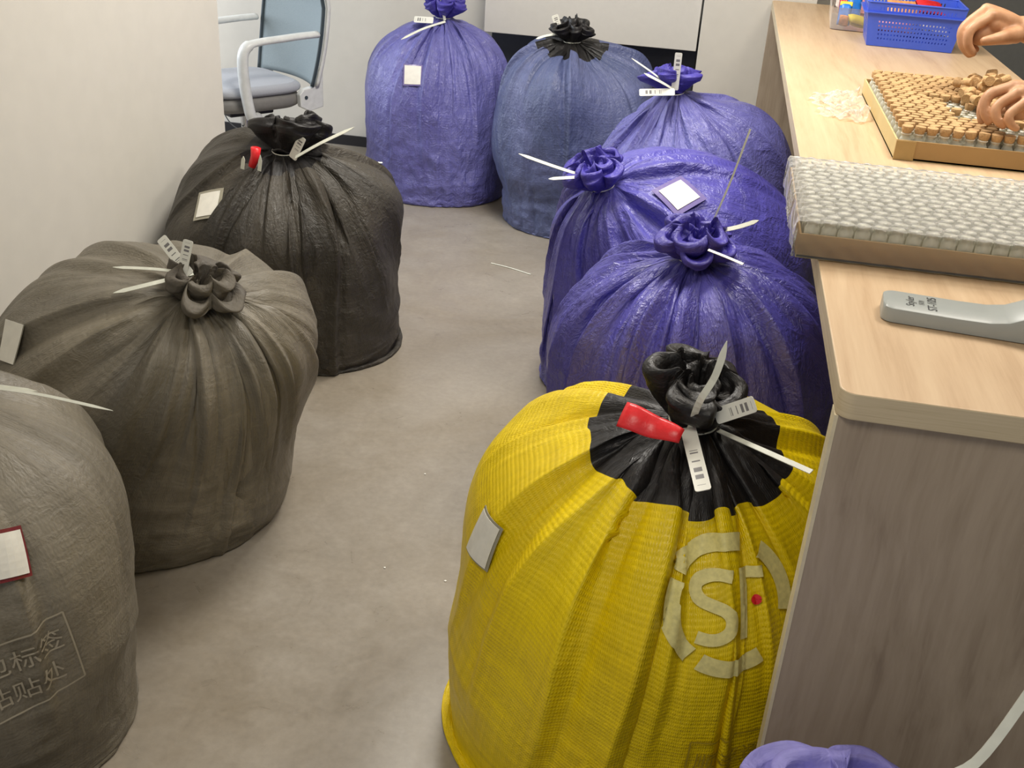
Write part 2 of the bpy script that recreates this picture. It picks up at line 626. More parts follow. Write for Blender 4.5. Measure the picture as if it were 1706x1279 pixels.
def sim_sack(seed, c, rad, top, tie, zc=0.45, neck=0.030, pt=2.4, pb=4.0, slack=1.03, circ=1.05, base=0.86,
             lean=(0, 0), nu=56, nv=33, lumps=0.05, pleats=11, steps=240, mid=110, fine=45, grav=0.002, xmax=None, waist=None, bend=0.25, comp=0.2, seed_amp=0.05, ridge=0.05, n_ridge=13, ridges=None, outer=1.07, folds=None, n_fold=26, fold_amp=0.028, fold_len=0.36, crumple=1.35, res=(320, 190)):
    """c=(x,y) centre, rad=(rx,ry), top = height of contents, tie=(x,y,z) of the neck"""
    rs = np.random.RandomState(seed)
    c3 = np.array([c[0], c[1], top * zc])
    ra = np.array([rad[0], rad[1], top * (1 - zc)])
    zb = top * zc                                     # lower half height
    ph = rs.rand(8) * 6.28
    cs = rs.randn(8) * lumps / 2.4

    qt = (np.array(tie, float) - c3) / ra
    qt = qt / np.linalg.norm(qt)
    ta = np.cross([0.0, 1.0, 0.0], qt)
    ta /= np.linalg.norm(ta)
    tb = np.cross(qt, ta)
    if ridges is None:
        nr = n_ridge
        rp = np.linspace(0, 2 * np.pi, nr, endpoint=False) + rs.uniform(-0.45, 0.45, nr) * 2 * np.pi / nr
        rl = [(a_, rs.uniform(0.75, 1.45), rs.uniform(0.5, 1.25), rs.uniform(0.05, 0.11)) for a_ in rp]
    else:
        rl = ridges

    def lump(Q):
        x, y, z = Q[..., 0], Q[..., 1], Q[..., 2]
        phi = np.arccos(np.clip(Q @ qt, -1, 1))
        psi = np.arctan2(Q @ tb, Q @ ta)
        sp = np.sin(phi)
        rg = np.zeros_like(x)
        for a_, end_, am_, wd_ in rl:
            dp = (psi - a_ + np.pi) % (2 * np.pi) - np.pi
            fade = np.clip((end_ - phi) / 0.45, 0, 1) ** 0.7 * np.clip(phi / 0.25, 0, 1)
            wl = wd_ * (0.35 + 0.65 * np.clip((end_ - phi) / 0.6, 0, 1))
            rg = np.maximum(rg, am_ * ridge * fade * np.exp(-np.abs(dp * sp / wl) ** 1.5) * (np.abs(dp) < 1.5))
        return rg + (cs[0] * np.sin(2.1 * x + 1.3 * z + ph[0]) + cs[1] * np.sin(2.4 * y - 1.7 * z + ph[1]) + cs[2] * np.sin(3.1 * x - 2.2 * y + ph[2])
                + cs[3] * np.sin(4.0 * z + 2.0 * x + ph[3]) + cs[4] * np.sin(3.6 * y + 3.2 * z + ph[4]) + cs[5] * np.sin(4.5 * x + 3.0 * y - 2 * z + ph[5]))

    def unlean(P):
        Q = P - c3
        dz = Q[..., 2]
        Q = Q / ra
        Q[..., 0] -= lean[0] * dz / ra[0]
        Q[..., 1] -= lean[1] * dz / ra[1]
        return Q

    def F(Q):
        rho = np.sqrt(Q[..., 0] ** 2 + Q[..., 1] ** 2)
        z = Q[..., 2]
        # lower part: straight-sided with gentle narrowing to the base
        zlow = np.clip(-z * ra[2] / zb, 0, 1.5)
        nar = 1.0 - (1 - base) * zlow ** 1.6
        if waist:
            hw = (Q[..., 2] * ra[2] + c3[2])
            nar = nar * (1 - waist[1] * np.exp(-((hw - waist[0]) / waist[2]) ** 2))
        up = z > 0
        d = np.sqrt((Q ** 2).sum(-1) + 1e-12)
        lm = 1 + lump(Q / d[..., None])
        ft = ((rho / lm) ** pt + (np.abs(z) / lm) ** pt) ** (1 / pt)
        fb = rho / (lm * nar)
        return np.where(up, ft, fb), up

    def proj(X):
        X = X.astype(np.float32)
        Q = unlean(X)
        f, up = F(Q)
        inside = f < 1
        s = np.where(inside, 1 / np.maximum(f, 0.2), 1.0)
        Z = X.copy()
        # push out: upper half radially from centre, lower half horizontally
        d = X - c3
        hor = d.copy()
        hor[..., 2] = 0
        ax = np.stack([lean[0] * d[..., 2], lean[1] * d[..., 2], 0 * d[..., 2]], -1)
        Z = np.where((inside & up)[..., None], c3 + d * s[..., None], Z)
        Z = np.where((inside & ~up)[..., None], X + (hor - ax) * (s[..., None] - 1), Z)
        lim = (f > outer) & ~up
        Z = np.where(lim[..., None], X + (hor - ax) * (outer / np.maximum(f, 1e-3) - 1)[..., None], Z)
        Z[..., 2] = np.maximum(Z[..., 2], 0.004)
        if xmax is not None:
            Z[..., 0] = np.minimum(Z[..., 0], xmax)
        return Z.astype(np.float32)

    th = np.linspace(0, 2 * np.pi, nu, endpoint=False)
    tie = np.array(tie, float)
    dt = (tie - c3) / np.linalg.norm(tie - c3)
    E0 = np.stack([np.cos(th) * ra[0], np.sin(th) * ra[1], 0 * th], -1)
    t0 = np.linspace(0, 1, 50, endpoint=False)
    zz = 0.004 + (zb - 0.004) * t0
    low = np.zeros((50, nu, 3))
    low[..., 2] = zz[:, None]
    low[..., :2] = c3[:2] + E0[None, :, :2] * 0.5 + np.array(lean)[None, None] * (zz - c3[2])[:, None, None]
    fl, _ = F(unlean(low))
    low[..., :2] += E0[None, :, :2] * 0.5 * (1 / np.maximum(fl, 1e-3) - 1)[..., None]
    D1 = E0 / np.linalg.norm(E0, axis=1, keepdims=True)
    om = np.arccos(np.clip(D1 @ dt, -1, 1))[None]
    t1 = np.linspace(0, 1, 110)[:, None]
    DD = (np.sin((1 - t1) * om)[..., None] * D1[None] + np.sin(t1 * om)[..., None] * dt) / np.maximum(np.sin(om), 1e-6)[..., None]
    fu, _ = F(unlean(c3 + DD * 0.2))
    hi = c3 + DD * (0.2 / np.maximum(fu, 1e-4))[..., None]
    bl = (np.clip((t1 - 0.55) / 0.45, 0, 1) ** 1.6)[..., None]
    hi = hi * (1 - bl) + tie * bl
    PP = np.concatenate([low, hi], 0)
    cols_ = []
    for q in range(nu):
        pts = PP[:, q]
        sl = np.concatenate([[0], np.cumsum(np.linalg.norm(np.diff(pts, axis=0), axis=1))])
        tt = np.linspace(0, 1, nv)
        cols_.append(np.stack([np.interp(tt * sl[-1], sl, pts[:, k]) for k in range(3)], -1))
    X = np.stack(cols_, 1)                            # nv,nu,3
    rv = np.linalg.norm(np.diff(X, axis=0), axis=-1) * slack
    rv = np.concatenate([rv, rv[-1:]], 0)
    h = ((rad[0] - rad[1]) / (rad[0] + rad[1])) ** 2
    C = math.pi * (rad[0] + rad[1]) * (1 + h / 4) * circ
    # neck ring: small star shape
    nm = np.cos(pleats * th + rs.rand() * 6) * 0.28 + np.cos((pleats // 2 + 1) * th + rs.rand() * 6) * 0.2
    ax = dt * 0.35 + np.array([0, 0, 1.0]) * 0.65
    ax /= np.linalg.norm(ax)
    e1 = np.cross([0, 1, 0], ax)
    e1 /= np.linalg.norm(e1)
    e2 = np.cross(ax, e1)
    rn = neck * (1 + nm)
    X[-1] = tie + (np.cos(th) * rn)[:, None] * e1 + (np.sin(th) * rn)[:, None] * e2
    # seed the pleats in the slack cloth
    per = np.linalg.norm(np.roll(X, -1, 1) - X, axis=-1).sum(1)
    exc = np.clip(1 - per / C, 0, 1)[:, None]
    nz = smooth_noise(rs, nu, nv, pleats + 4, 1)
    k_ = pleats // 2
    nz = nz * 0.8 + np.cos(pleats * th + 1.2 * np.sin(th + rs.rand() * 6) + rs.rand() * 6)[None] * 0.9
    out = X - (c3 + np.array([lean[0], lean[1], 0]) * 0)
    out /= np.linalg.norm(out, axis=-1, keepdims=True)
    V = np.linspace(0, 1, nv)[:, None]
    amp = seed_amp * exc * np.clip((1 - V) / 0.12, 0.15, 1) * np.clip((V - 0.2) / 0.3, 0.1, 1)
    X[1:-1] += (out * (amp * (nz + 0.4))[..., None])[1:-1]
    pin = np.zeros((nv, nu), bool)
    pin[0] = True
    pin[-1] = True
    X = relax(X, C / nu, rv, pin, proj, steps, grav, bend=bend, comp=comp)
    for lev, (st_, jit) in enumerate(((mid, 0.0015), (fine, 0.0006))):
        X = upsample(X)
        rv = np.repeat(np.repeat(rv, 2, axis=1), 2, axis=0)[:X.shape[0]] * 0.5
        nv2, nu2 = X.shape[:2]
        pin = np.zeros((nv2, nu2), bool)
        pin[0] = True
        pin[-1] = True
        X[2:-1] += (rs.randn(nv2 - 3, nu2, 1) * jit)
        X = relax(X, C / nu2, rv, pin, proj, st_, grav * 0.5 ** (lev + 1), bend=bend, comp=comp)
    # light fairing
    for _ in range(4):
        Y = (np.roll(X, 1, 1) + np.roll(X, -1, 1)) * 0.25 + X * 0.5
        Y[1:-1] = Y[1:-1] * 0.6 + (Y[2:] + Y[:-2]) * 0.2
        X[1:-1] = Y[1:-1]
    L_ = rv.sum(0).mean()
    X = resample(X, res[0], res[1])
    X = pleat_cloth(X, rs, C, L_, folds, n_fold, fold_amp, fold_len, crumple, tie)
    if xmax is not None:
        X[..., 0] = np.minimum(X[..., 0], xmax)
    X[..., 2] = np.maximum(X[..., 2], 0.003)
    s = Sack()
    s.X = X
    s.C = C
    s.L = L_
    s.tie = tie
    s.ax = ax
    s.c3 = c3
    return s


def tube_mesh(name, X, C, L, v0=0.0, v1=1.0, cap=False):
    nv, nu, _ = X.shape
    me = bpy.data.meshes.new(name)
    idx = np.arange(nv * nu).reshape(nv, nu)
    q = np.stack([idx[:-1], np.roll(idx, -1, 1)[:-1], np.roll(idx, -1, 1)[1:], idx[1:]], -1).reshape(-1, 4)
    V = X.reshape(-1, 3)
    uu = np.arange(nu) / nu * C
    du = C / nu
    vv = np.linspace(v0, v1, nv) * L
    A = np.zeros((nv - 1, nu, 4, 2), np.float32)
    A[..., 0, 0] = uu[None]
    A[..., 1, 0] = uu[None] + du
    A[..., 2, 0] = uu[None] + du
    A[..., 3, 0] = uu[None]
    A[..., 0, 1] = vv[:-1, None]
    A[..., 1, 1] = vv[:-1, None]
    A[..., 2, 1] = vv[1:, None]
    A[..., 3, 1] = vv[1:, None]
    uvs = A.reshape(-1, 2)
    faces = [tuple(f) for f in q.tolist()]
    verts = V.tolist()
    if cap:
        ce = X[0].mean(0)
        verts.append(ce.tolist())
        k = len(verts) - 1
        extra = [((i + 1) % nu, i, k) for i in range(nu)]
        faces += extra
        uvs = np.concatenate([uvs, np.array([[verts[q][0], verts[q][1]] for f_ in extra for q in f_], np.float32)])
    me.from_pydata(verts, [], faces)
    ul = me.uv_layers.new(name='UVMap')
    ul.data.foreach_set('uv', uvs.ravel().astype(np.float32))
    me.update()
    me.shade_smooth()
    return me


def bvh_of(X):
    nv, nu, _ = X.shape
    idx = np.arange(nv * nu).reshape(nv, nu)
    q = np.stack([idx[:-1], np.roll(idx, -1, 1)[:-1], np.roll(idx, -1, 1)[1:], idx[1:]], -1).reshape(-1, 4)
    return BVHTree.FromPolygons(X.reshape(-1, 3).tolist(), q.tolist())


def frame_at(s, target, toward=None, blur=0.08):
    """surface frame near a world point: origin, normal, right, up"""
    T = Vector(target)
    loc, nor, idx, d = s.bvh.find_nearest(T)
    c = Vector(s.c3)
    V = s.X.reshape(-1, 3)
    dd = np.linalg.norm(V - np.array(loc), axis=1)
    P = V[dd < blur]
    m = P.mean(0)
    _, _, vt = np.linalg.svd(P - m, full_matrices=False)
    n = Vector(vt[2])
    if n.dot(loc - c) < 0:
        n = -n
    up = Vector((0, 0, 1)) - n * n.z
    if up.length < 0.15:
        up = Vector((0, 1, 0)) - n * n.y
    up.normalize()
    r = up.cross(n)
    return loc, n, r, up


def conform(s, fr, pts, off=0.002, roll=0.0, reach=0.15):
    """drop 2D points (metres in the tangent frame) onto the cloth"""
    loc, n, r, up = fr
    cr, sr = math.cos(roll), math.sin(roll)
    out = []
    for x, y in pts:
        p = loc + r * (x * cr - y * sr) + up * (x * sr + y * cr)
        h = s.bvh.ray_cast(p + n * reach, -n, reach * 2)
        if h[0] is None:
            out.append(p + n * off)
        else:
            nn = h[1] if h[1].dot(n) > 0 else -h[1]
            out.append(h[0] + nn * off * 0.4 + n * off * 0.6)
    return out


def card(s, name, root, target, size, roll=0.0, border=None, mat='card', bmat='clear_edge', off=0.004, n=7, flat=0.7):
    fr = frame_at(s, target, blur=max(size) * 0.75)
    loc, nn, r, up = fr
    cr, sr = math.cos(roll), math.sin(roll)
    G = [((i / 10 - 0.5) * size[0], (j / 10 - 0.5) * size[1]) for j in range(11) for i in range(11)]
    hs = np.array([(p - loc).dot(nn) for p in conform(s, fr, G, 0.0, roll)])
    hs = np.clip(hs, np.median(hs) - 0.012, np.median(hs) + 0.012)
    basis = lambda P: np.array([[1, a, b, a * a, a * b, b * b] for a, b in P])
    k = np.linalg.lstsq(basis(G), hs, rcond=None)[0]
    k[3:] *= 0.6
    lift = max(0.0, np.percentile(hs - basis(G) @ k, 97))

    def plate(nm, sx, sy, o, th, mt, par):
        P2 = [((i / (n - 1) - 0.5) * sx, (j / (n - 1) - 0.5) * sy) for j in range(n) for i in range(n)]
        pts = []
        for (a, b), hh in zip(P2, basis(P2) @ k):
            q = loc + r * (a * cr - b * sr) + up * (a * sr + b * cr)
            pts.append(q + nn * (hh + lift + o))
        rows = [pts[j * n:(j + 1) * n] for j in range(n)]
        m = MB()
        m.grid(rows)
        o_ = m.build(nm, M[mt], par, smooth=False)
        sd = o_.modifiers.new('solidify', 'SOLIDIFY')
        sd.thickness = th
        sd.offset = 1.0
        return o_
    base = plate(name, size[0] + (border or 0), size[1] + (border or 0), off * 0.5, 0.0012, bmat, root)
    plate('paper', size[0], size[1], off * 0.5 + 0.0024, 0.0008, mat, base)
    return base


def strap(pts, w=0.006, th=0.0016, up=(0, 0, 1), taper=0.12, wid=None):
    """flat strap along a polyline; returns MB"""
    pts = [Vector(p) for p in pts]
    # resample with Catmull-Rom
    Q = []
    n = len(pts)
    for i in range(n - 1):
        p0, p1, p2, p3 = pts[max(i - 1, 0)], pts[i], pts[i + 1], pts[min(i + 2, n - 1)]
        for k in range(6):
            t = k / 6
            Q.append(0.5 * ((2 * p1) + (p2 - p0) * t + (2 * p0 - 5 * p1 + 4 * p2 - p3) * t * t + (3 * p1 - p0 - 3 * p2 + p3) * t ** 3))
    Q.append(pts[-1])
    m = MB()
    vs, fs = [], []
    N = len(Q)
    upv = Vector(up)
    for i, p in enumerate(Q):
        t = (Q[min(i + 1, N - 1)] - Q[max(i - 1, 0)]).normalized()
        side = t.cross(upv)
        side = side.normalized() if side.length > 1e-4 else t.orthogonal().normalized()
        nn = side.cross(t).normalized()
        f = i / (N - 1)
        ww = w / 2
        if taper and f > 1 - taper:
            ww *= max(0.12, (1 - f) / taper)
        for a, b in ((-1, -1), (1, -1), (1, 1), (-1, 1)):
            vs.append(p + side * a * ww + nn * b * th / 2)
    for i in range(N - 1):
        for k in range(4):
            fs.append((i * 4 + k, i * 4 + (k + 1) % 4, (i + 1) * 4 + (k + 1) % 4, (i + 1) * 4 + k))
    fs.append((3, 2, 1, 0))
    fs.append(tuple((N - 1) * 4 + k for k in range(4)))
    m.add(vs, fs)
    return m


def flag(root, p0, p1, width, face, name='seal_tag', th=0.0015):
    """flat barcode tag plate from p0 to p1, facing `face`"""
    p0, p1 = Vector(p0), Vector(p1)
    d = (p1 - p0)
    L = d.length
    d.normalize()
    f = Vector(face)
    f = (f - d * f.dot(d)).normalized()
    s_ = f.cross(d)
    r = width * 0.18
    poly = []
    for cx_, cy_, a0 in ((L - r, width / 2 - r, 0), (r, width / 2 - r, 90), (r, -width / 2 + r, 180), (L - r, -width / 2 + r, 270)):
        for k in range(4):
            a = math.radians(a0 + 30 * k)
            poly.append((cx_ + r * math.cos(a), cy_ + r * math.sin(a)))
    n = len(poly)
    tf = lambda v: p0 + d * v.x + s_ * v.y + f * v.z
    m = MB()
    m.prism(poly, -th / 2, th / 2, tf=tf)
    me = m.mesh(name)
    ul = me.uv_layers.new(name='UVMap')
    for li, l in enumerate(me.loops):
        x, y = poly[l.vertex_index % n]
        ul.data[li].uv = (x / L, y / width + 0.5)
    return link(name, me, M['barcode'], root, smooth=False, world=True)


def ruffle(root, tie, ax, r_out, h, lobes, seed, mat, r_in=0.028, name='gathered_mouth', spread=1.0, droop=0.35, inner=True, hem=0.0045, depth=0.30, sag=(0, 0)):
    """gathered mouth of a sack above its tie: a meandering frill with a rolled hem"""
    rs = np.random.RandomState(seed)
    ax = Vector(ax).normalized()
    e1 = Vector((0, 1, 0)).cross(ax).normalized()
    e2 = ax.cross(e1)
    tie = Vector(tie)
    obs = []

    def layer(k, ro, hh, ph, nm, twist, z0, roll):
        nu, nv = 220, 46
        pa = rs.rand(8) * 6.28
        U = np.linspace(0, 2 * np.pi, nu, endpoint=False)[None]
        T = np.linspace(0, 1, nv)[:, None]
        la = value_noise(rs, nu, 2, k, 1)[:1]
        lz = value_noise(rs, nu, 2, k + 1, 1)[:1]
        wob = U + ph + 0.5 * np.sin(U + pa[3]) / k + 0.3 * np.sin(2 * U + pa[4]) / k
        c_ = np.cos(k * wob)
        s_ = np.sin(k * wob)
        # profile: up the outer wall, over a soft roll, down into the middle
        a = np.clip(T / 0.50, 0, 1)
        b_ = np.clip((T - 0.50) / 0.18, 0, 1)
        c2 = np.clip((T - 0.68) / 0.32, 0, 1)
        pr = r_in + (ro - r_in) * np.sin(a * 1.5) ** 1.1
        pz = hh * a ** 1.1
        pr = pr - roll * (1 - np.cos(b_ * np.pi)) * 1.0
        pz = pz + roll * np.sin(b_ * np.pi) * 1.3
        pr = pr - c2 * (ro - 2 * roll) * 0.75
        pz = pz - c2 ** 1.3 * hh * 0.6
        grow = np.clip(T / 0.4, 0, 1) * (1 - 0.5 * c2)
        lob = 1 + grow * (depth * c_ + 0.22 * la + 0.07 * np.cos((2 * k + 1) * U + pa[0]))
        lob = np.maximum(lob, 0.25)
        r = pr * lob
        ang = U + twist * grow * s_ / k * 1.1 + 0.3 * T * lz
        z = z0 + pz * (1 - droop * 0.5 * (0.5 + 0.5 * c_) + 0.30 * lz * grow)
        n1 = value_noise(rs, nu, nv, 26, 12)
        n2 = value_noise(rs, nu, nv, 48, 20)
        r = r * (1 + 0.10 * n1 * grow) + 0.0015 * n2 * grow
        z = z + (0.006 * n1[::-1] + 0.002 * n2) * grow
        x = r * np.cos(ang) + sag[0] * grow
        y = r * np.sin(ang) + sag[1] * grow
        E1, E2, AX, T0 = (np.array(q) for q in (e1, e2, ax, tie))
        arr = (T0 + x[..., None] * E1 + y[..., None] * E2 + z[..., None] * AX).astype(np.float32)
        me = tube_mesh(nm, arr, 0.6, h * 2, 0, 1)
        return link(nm, me, mat, obs[0] if obs else root, world=True)
    obs.append(layer(lobes, r_out, h, rs.rand() * 6, name, 1.0, -0.004, 0.011))
    if inner:
        obs.append(layer(max(3, lobes - 1), r_out * 0.70, h * 0.98, rs.rand() * 6, 'inner_fold', 1.1, 0.006, 0.010))
        obs.append(layer(3, r_out * 0.42, h * 0.92, rs.rand() * 6, 'inner_fold', 1.0, 0.012, 0.008))
    # cord of bunched cloth at the tie
    m = MB()
    P = []
    for k in range(40):
        a = 2 * math.pi * k / 40
        P.append(tie + (e1 * math.cos(a) + e2 * math.sin(a)) * (r_in * 1.12) + ax * 0.004 * math.sin(3 * a))
    m.tube(P, 0.006, 8, closed=True)
    m.build('tie_cord', mat, root, smooth=True)
    return obs[0]


def loop_tie(root, tie, ax, r=0.036):
    ax = Vector(ax).normalized()
    e1 = Vector((0, 1, 0)).cross(ax).normalized()
    e2 = ax.cross(e1)
    P = [Vector(tie) + (e1 * math.cos(2 * math.pi * k / 32) + e2 * math.sin(2 * math.pi * k / 32)) * r for k in range(32)]
    m = MB()
    m.tube(P, [(0.0028, 0.0016)] * 32, 6, closed=True)
    return m.build('cable_tie', M['tie'], root, smooth=True)


def make_sack(label, mats, sim, collar=None, cap=True, floor_xy=None, **kw):
    """returns (root, sack)"""
    s = sim_sack(**sim)
    s.bvh = bvh_of(s.X)
    x, y = sim['c']
    root = empty('woven_sack', (x, y, 0), label, 'sack', 'tied woven sacks on the floor')
    nv = s.X.shape[0]
    k = nv - 1 if not collar else int(round((nv - 1) * collar))
    me = tube_mesh('sack_body', s.X[:k + 1], s.C, s.L, 0, k / (nv - 1), cap=True)
    link('sack_body', me, mats[0], root, world=True)
    if collar:
        me = tube_mesh('collar', s.X[k:], s.C, s.L, k / (nv - 1), 1)
        link('collar', me, mats[1], root, world=True)
    s.root = root
    return root, s


# ------------------------------------------------------------------ the room
def struct(name, mb, mat, bevel=0.0, parent=None):
    o = mb.build(name, mat, parent, bevel=bevel)
    if parent is None:
        o['kind'] = 'structure'
    return o


WX = -1.80            # face of the partition wall on the left
WE = 3.77             # its far end
BY = 5.72             # back wall
struct('floor', MB().box((-1.0, 2.4, -0.025), (8.0, 8.2, 0.05)), M['floor'])
struct('ceiling', MB().box((-1.0, 2.4, 2.80), (8.0, 8.2, 0.05)), M['ceil'])
struct('wall_left', MB().box((WX - 0.1, (WE - 1.7) / 2, 1.3875), (0.2, WE + 1.7, 2.775)), M['wall'], bevel=0.004)
struct('wall_back', MB().box((-2.0, BY + 0.1, 1.3875), (6.0, 0.2, 2.775)), M['wall'])
struct('baseboard_back', MB().box((-2.0, BY - 0.006, 0.028), (6.0, 0.012, 0.056)), M['baseboard'])
struct('wall_alcove', MB().box((1.21, 5.95, 1.3875), (1.58, 0.1, 2.775)), M['darkwall'])
struct('wall_right', MB().box((1.95, 2.4, 1.3875), (0.1, 8.2, 2.775)), M['darkwall'])



def at(px, py, y=None, z=None, x=None):
    """world point seen at a photograph pixel, at a given depth plane"""
    r = Vector(RX) * 0
    cx_, cy_ = px - 853.0, py - 639.5
    d = Vector(RX) * cx_ - Vector(UP) * cy_ - Vector(BK) * 1770.0
    if y is not None:
        t = y / d.y
    elif z is not None:
        t = (z - CAM_H) / d.z
    else:
        t = x / d.x
    return Vector((0, 0, CAM_H)) + d * t


def on_sack(s, px, py):
    cx_, cy_ = px - 853.0, py - 639.5
    d = (Vector(RX) * cx_ - Vector(UP) * cy_ - Vector(BK) * 1770.0).normalized()
    h = s.bvh.ray_cast(Vector((0, 0, CAM_H)), d)
    return h[0]


CAMDIR = Vector((0.0, -0.85, 0.5))

# ---- white desk front with a dark recess below it, and the pillar beside it
desk = empty('reception_desk', (-0.63, 5.42, 0), 'white desk front with a dark recess under it against the back wall', 'desk')
MB().box((-0.64, 5.46, 1.02), (1.06, 0.04, 0.58)).build('front_board', M['white_panel'], desk, bevel=0.003)
MB().box((-0.64, 5.58, 1.29), (1.06, 0.28, 0.03)).build('desk_top', M['white_panel'], desk, bevel=0.003)
MB().box((-0.64, 5.66, 0.42), (1.06, 0.04, 0.84)).build('shade_board', M['recess_shade'], desk)  # board whose dark colour stands in for the shade under the desk
struct('wall_pillar', MB().box((0.16, 5.56, 1.3875), (0.52, 0.28, 2.775)), M['wall'], bevel=0.003)

# ---- long oak counter
ctr = empty('counter', (0.6, 3.3, 0), 'long pale oak counter with rounded front corner and panel ends', 'counter')
CX0, CX1, CY0, CY1 = 0.213, 0.985, 1.262, 5.40


def rounded_rect(x0, x1, y0, y1, r, n=8):
    P = []
    for cx_, cy_, a0 in ((x1 - r, y1 - r, 0), (x0 + r, y1 - r, 90), (x0 + r, y0 + r, 180), (x1 - r, y0 + r, 270)):
        for k in range(n + 1):
            a = math.radians(a0 + 90 * k / n)
            P.append((cx_ + r * math.cos(a), cy_ + r * math.sin(a)))
    return P


top = MB().prism(rounded_rect(CX0, CX1, CY0, CY1, 0.022), 0.962, 1.0)
to = top.build('counter_top', [M['wood'], M['wood_edge']], ctr, bevel=0.0025)
for p_ in to.data.polygons:
    p_.material_index = 0 if abs(p_.normal.z) > 0.5 else 1
MB().box(((CX0 + 0.004 + CX1) / 2, 1.288, 0.481), (CX1 - CX0 - 0.004, 0.030, 0.962)).build('end_panel', M['wood_panel'], ctr, bevel=0.0015)
MB().box((CX0 + 0.0025, 1.288, 0.481), (0.005, 0.031, 0.961)).build('edge_band', M['band'], ctr)
MB().box(((CX0 + CX1) / 2, 5.37, 0.481), (CX1 - CX0, 0.03, 0.962)).build('end_panel', M['wood_panel'], ctr, bevel=0.0015)
MB().box((CX1 - 0.10, 3.33, 0.70), (0.02, 4.05, 0.50)).build('modesty_panel', M['wood_panel'], ctr)

# ------------------------------------------------------------------ sacks
SACKS = {}


def logo_print(s, root, fr, polys, name, mat, roll=0.0, off=0.0055):
    """polys: list of (verts2d, faces)"""
    m = MB()
    for vs_, fs_ in polys:
        m.add(conform(s, fr, vs_, off, roll), fs_)
    return m.build(name, mat, root, smooth=True)


def strip2d(path, w, n=None):
    """thick 2D stroke along a dense path"""
    vs_, fs_ = [], []
    N = len(path)
    for i, (x, y) in enumerate(path):
        x0, y0 = path[max(i - 1, 0)]
        x1, y1 = path[min(i + 1, N - 1)]
        dx, dy = x1 - x0, y1 - y0
        l = math.hypot(dx, dy) or 1
        nx, ny = -dy / l, dx / l
        for k in (-1, -0.6, -0.2, 0.2, 0.6, 1):
            vs_.append((x + nx * w / 2 * k, y + ny * w / 2 * k))
    for i in range(N - 1):
        for k in range(5):
            fs_.append((i * 6 + k, i * 6 + k + 1, i * 6 + k + 7, i * 6 + k + 6))
    return vs_, fs_


def arc(cx_, cy_, r, a0, a1, n=36):
    return [(cx_ + r * math.cos(math.radians(a0 + (a1 - a0) * k / n)), cy_ + r * math.sin(math.radians(a0 + (a1 - a0) * k / n))) for k in range(n + 1)]


def line(x0, y0, x1, y1, n=28):
    return [(x0 + (x1 - x0) * k / n, y0 + (y1 - y0) * k / n) for k in range(n + 1)]


def text2d(txt, size, cuts=0.006):
    c = bpy.data.curves.new('t', 'FONT')
    c.body = txt
    c.size = size
    c.resolution_u = 3
    o = bpy.data.objects.new('t', c)
    col.objects.link(o)
    dg = bpy.context.evaluated_depsgraph_get()
    me = bpy.data.meshes.new_from_object(o.evaluated_get(dg))
    bm = bmesh.new()
    bm.from_mesh(me)
    for _ in range(4):
        es = [e for e in bm.edges if e.calc_length() > cuts]
        if not es:
            break
        bmesh.ops.subdivide_edges(bm, edges=es, cuts=1)
    bmesh.ops.triangulate(bm, faces=bm.faces)
    bm.verts.ensure_lookup_table()
    vs_ = [(v.co.x, v.co.y) for v in bm.verts]
    fs_ = [tuple(v.index for v in f.verts) for f in bm.faces]
    bm.free()
    bpy.data.objects.remove(o)
    bpy.data.curves.remove(c)
    bpy.data.meshes.remove(me)
    return vs_, fs_


def shift(p, dx, dy):
    return [(x + dx, y + dy) for x, y in p[0]], p[1]


def tail(tieobj, pts, w=0.007, up=(0.1, -0.6, 0.8), taper=0.15, mat='tie'):
    return strap(pts, w, 0.0016, up, taper).build('strap', M[mat], tieobj)


# ---- A: purple sack by the back wall
r, s = make_sack('tall purple sack with a small white label, farthest one by the back wall', (M['purple'],),
                 dict(n_fold=20, fold_amp=0.032, fold_len=0.34, seed=11, c=(-1.31, 5.12), rad=(0.36, 0.345), top=0.79, tie=(-1.29, 5.08, 0.835), zc=0.52, base=0.92, pt=2.4, circ=1.06, n_ridge=12, ridge=0.05))
ruffle(r, s.tie, s.ax, 0.090, 0.085, 6, 21, M['violet_dark'])
k = loop_tie(r, s.tie, s.ax)
tail(k, [at(742, 36, 5.02), at(705, 48, 4.96), at(668, 66, 4.88)], 0.012)
tail(k, [at(741, 34, 5.02), at(738, 15, 5.01), at(735, -6, 5.01)], 0.012)
flag(k, at(722, 34, 5.0), at(690, 32, 5.0), 0.03, CAMDIR)
card(s, 'label_card', r, on_sack(s, 688, 126), (0.075, 0.085), 0.05, 0.012, bmat='sleeve_purple')

# ---- B: slate blue sack with black gathered mouth
r, s = make_sack('slate blue sack with a black gathered mouth in front of the white desk', (M['slate'], M['black']),
                 dict(n_fold=13, fold_amp=0.040, fold_len=0.30, seed=12, c=(-0.605, 4.82), rad=(0.34, 0.32), top=0.78, tie=(-0.635, 4.80, 0.825), zc=0.60, base=0.84, pt=3.0, circ=1.08, n_ridge=10, ridge=0.05,
                      waist=(0.16, 0.07, 0.05)), collar=0.95)
ruffle(r, s.tie, s.ax, 0.075, 0.08, 6, 22, M['black'])
k = loop_tie(r, s.tie, s.ax)
flag(k, at(932, 50, 4.82), at(924, 25, 4.82), 0.03, CAMDIR)
tail(k, [at(925, 57, 4.78), at(908, 60, 4.77), at(893, 65, 4.76)], 0.012)
MB().box(at(930, 50, 4.80), (0.018, 0.01, 0.03)).build('red_thread', M['red'], k, bevel=0.004)

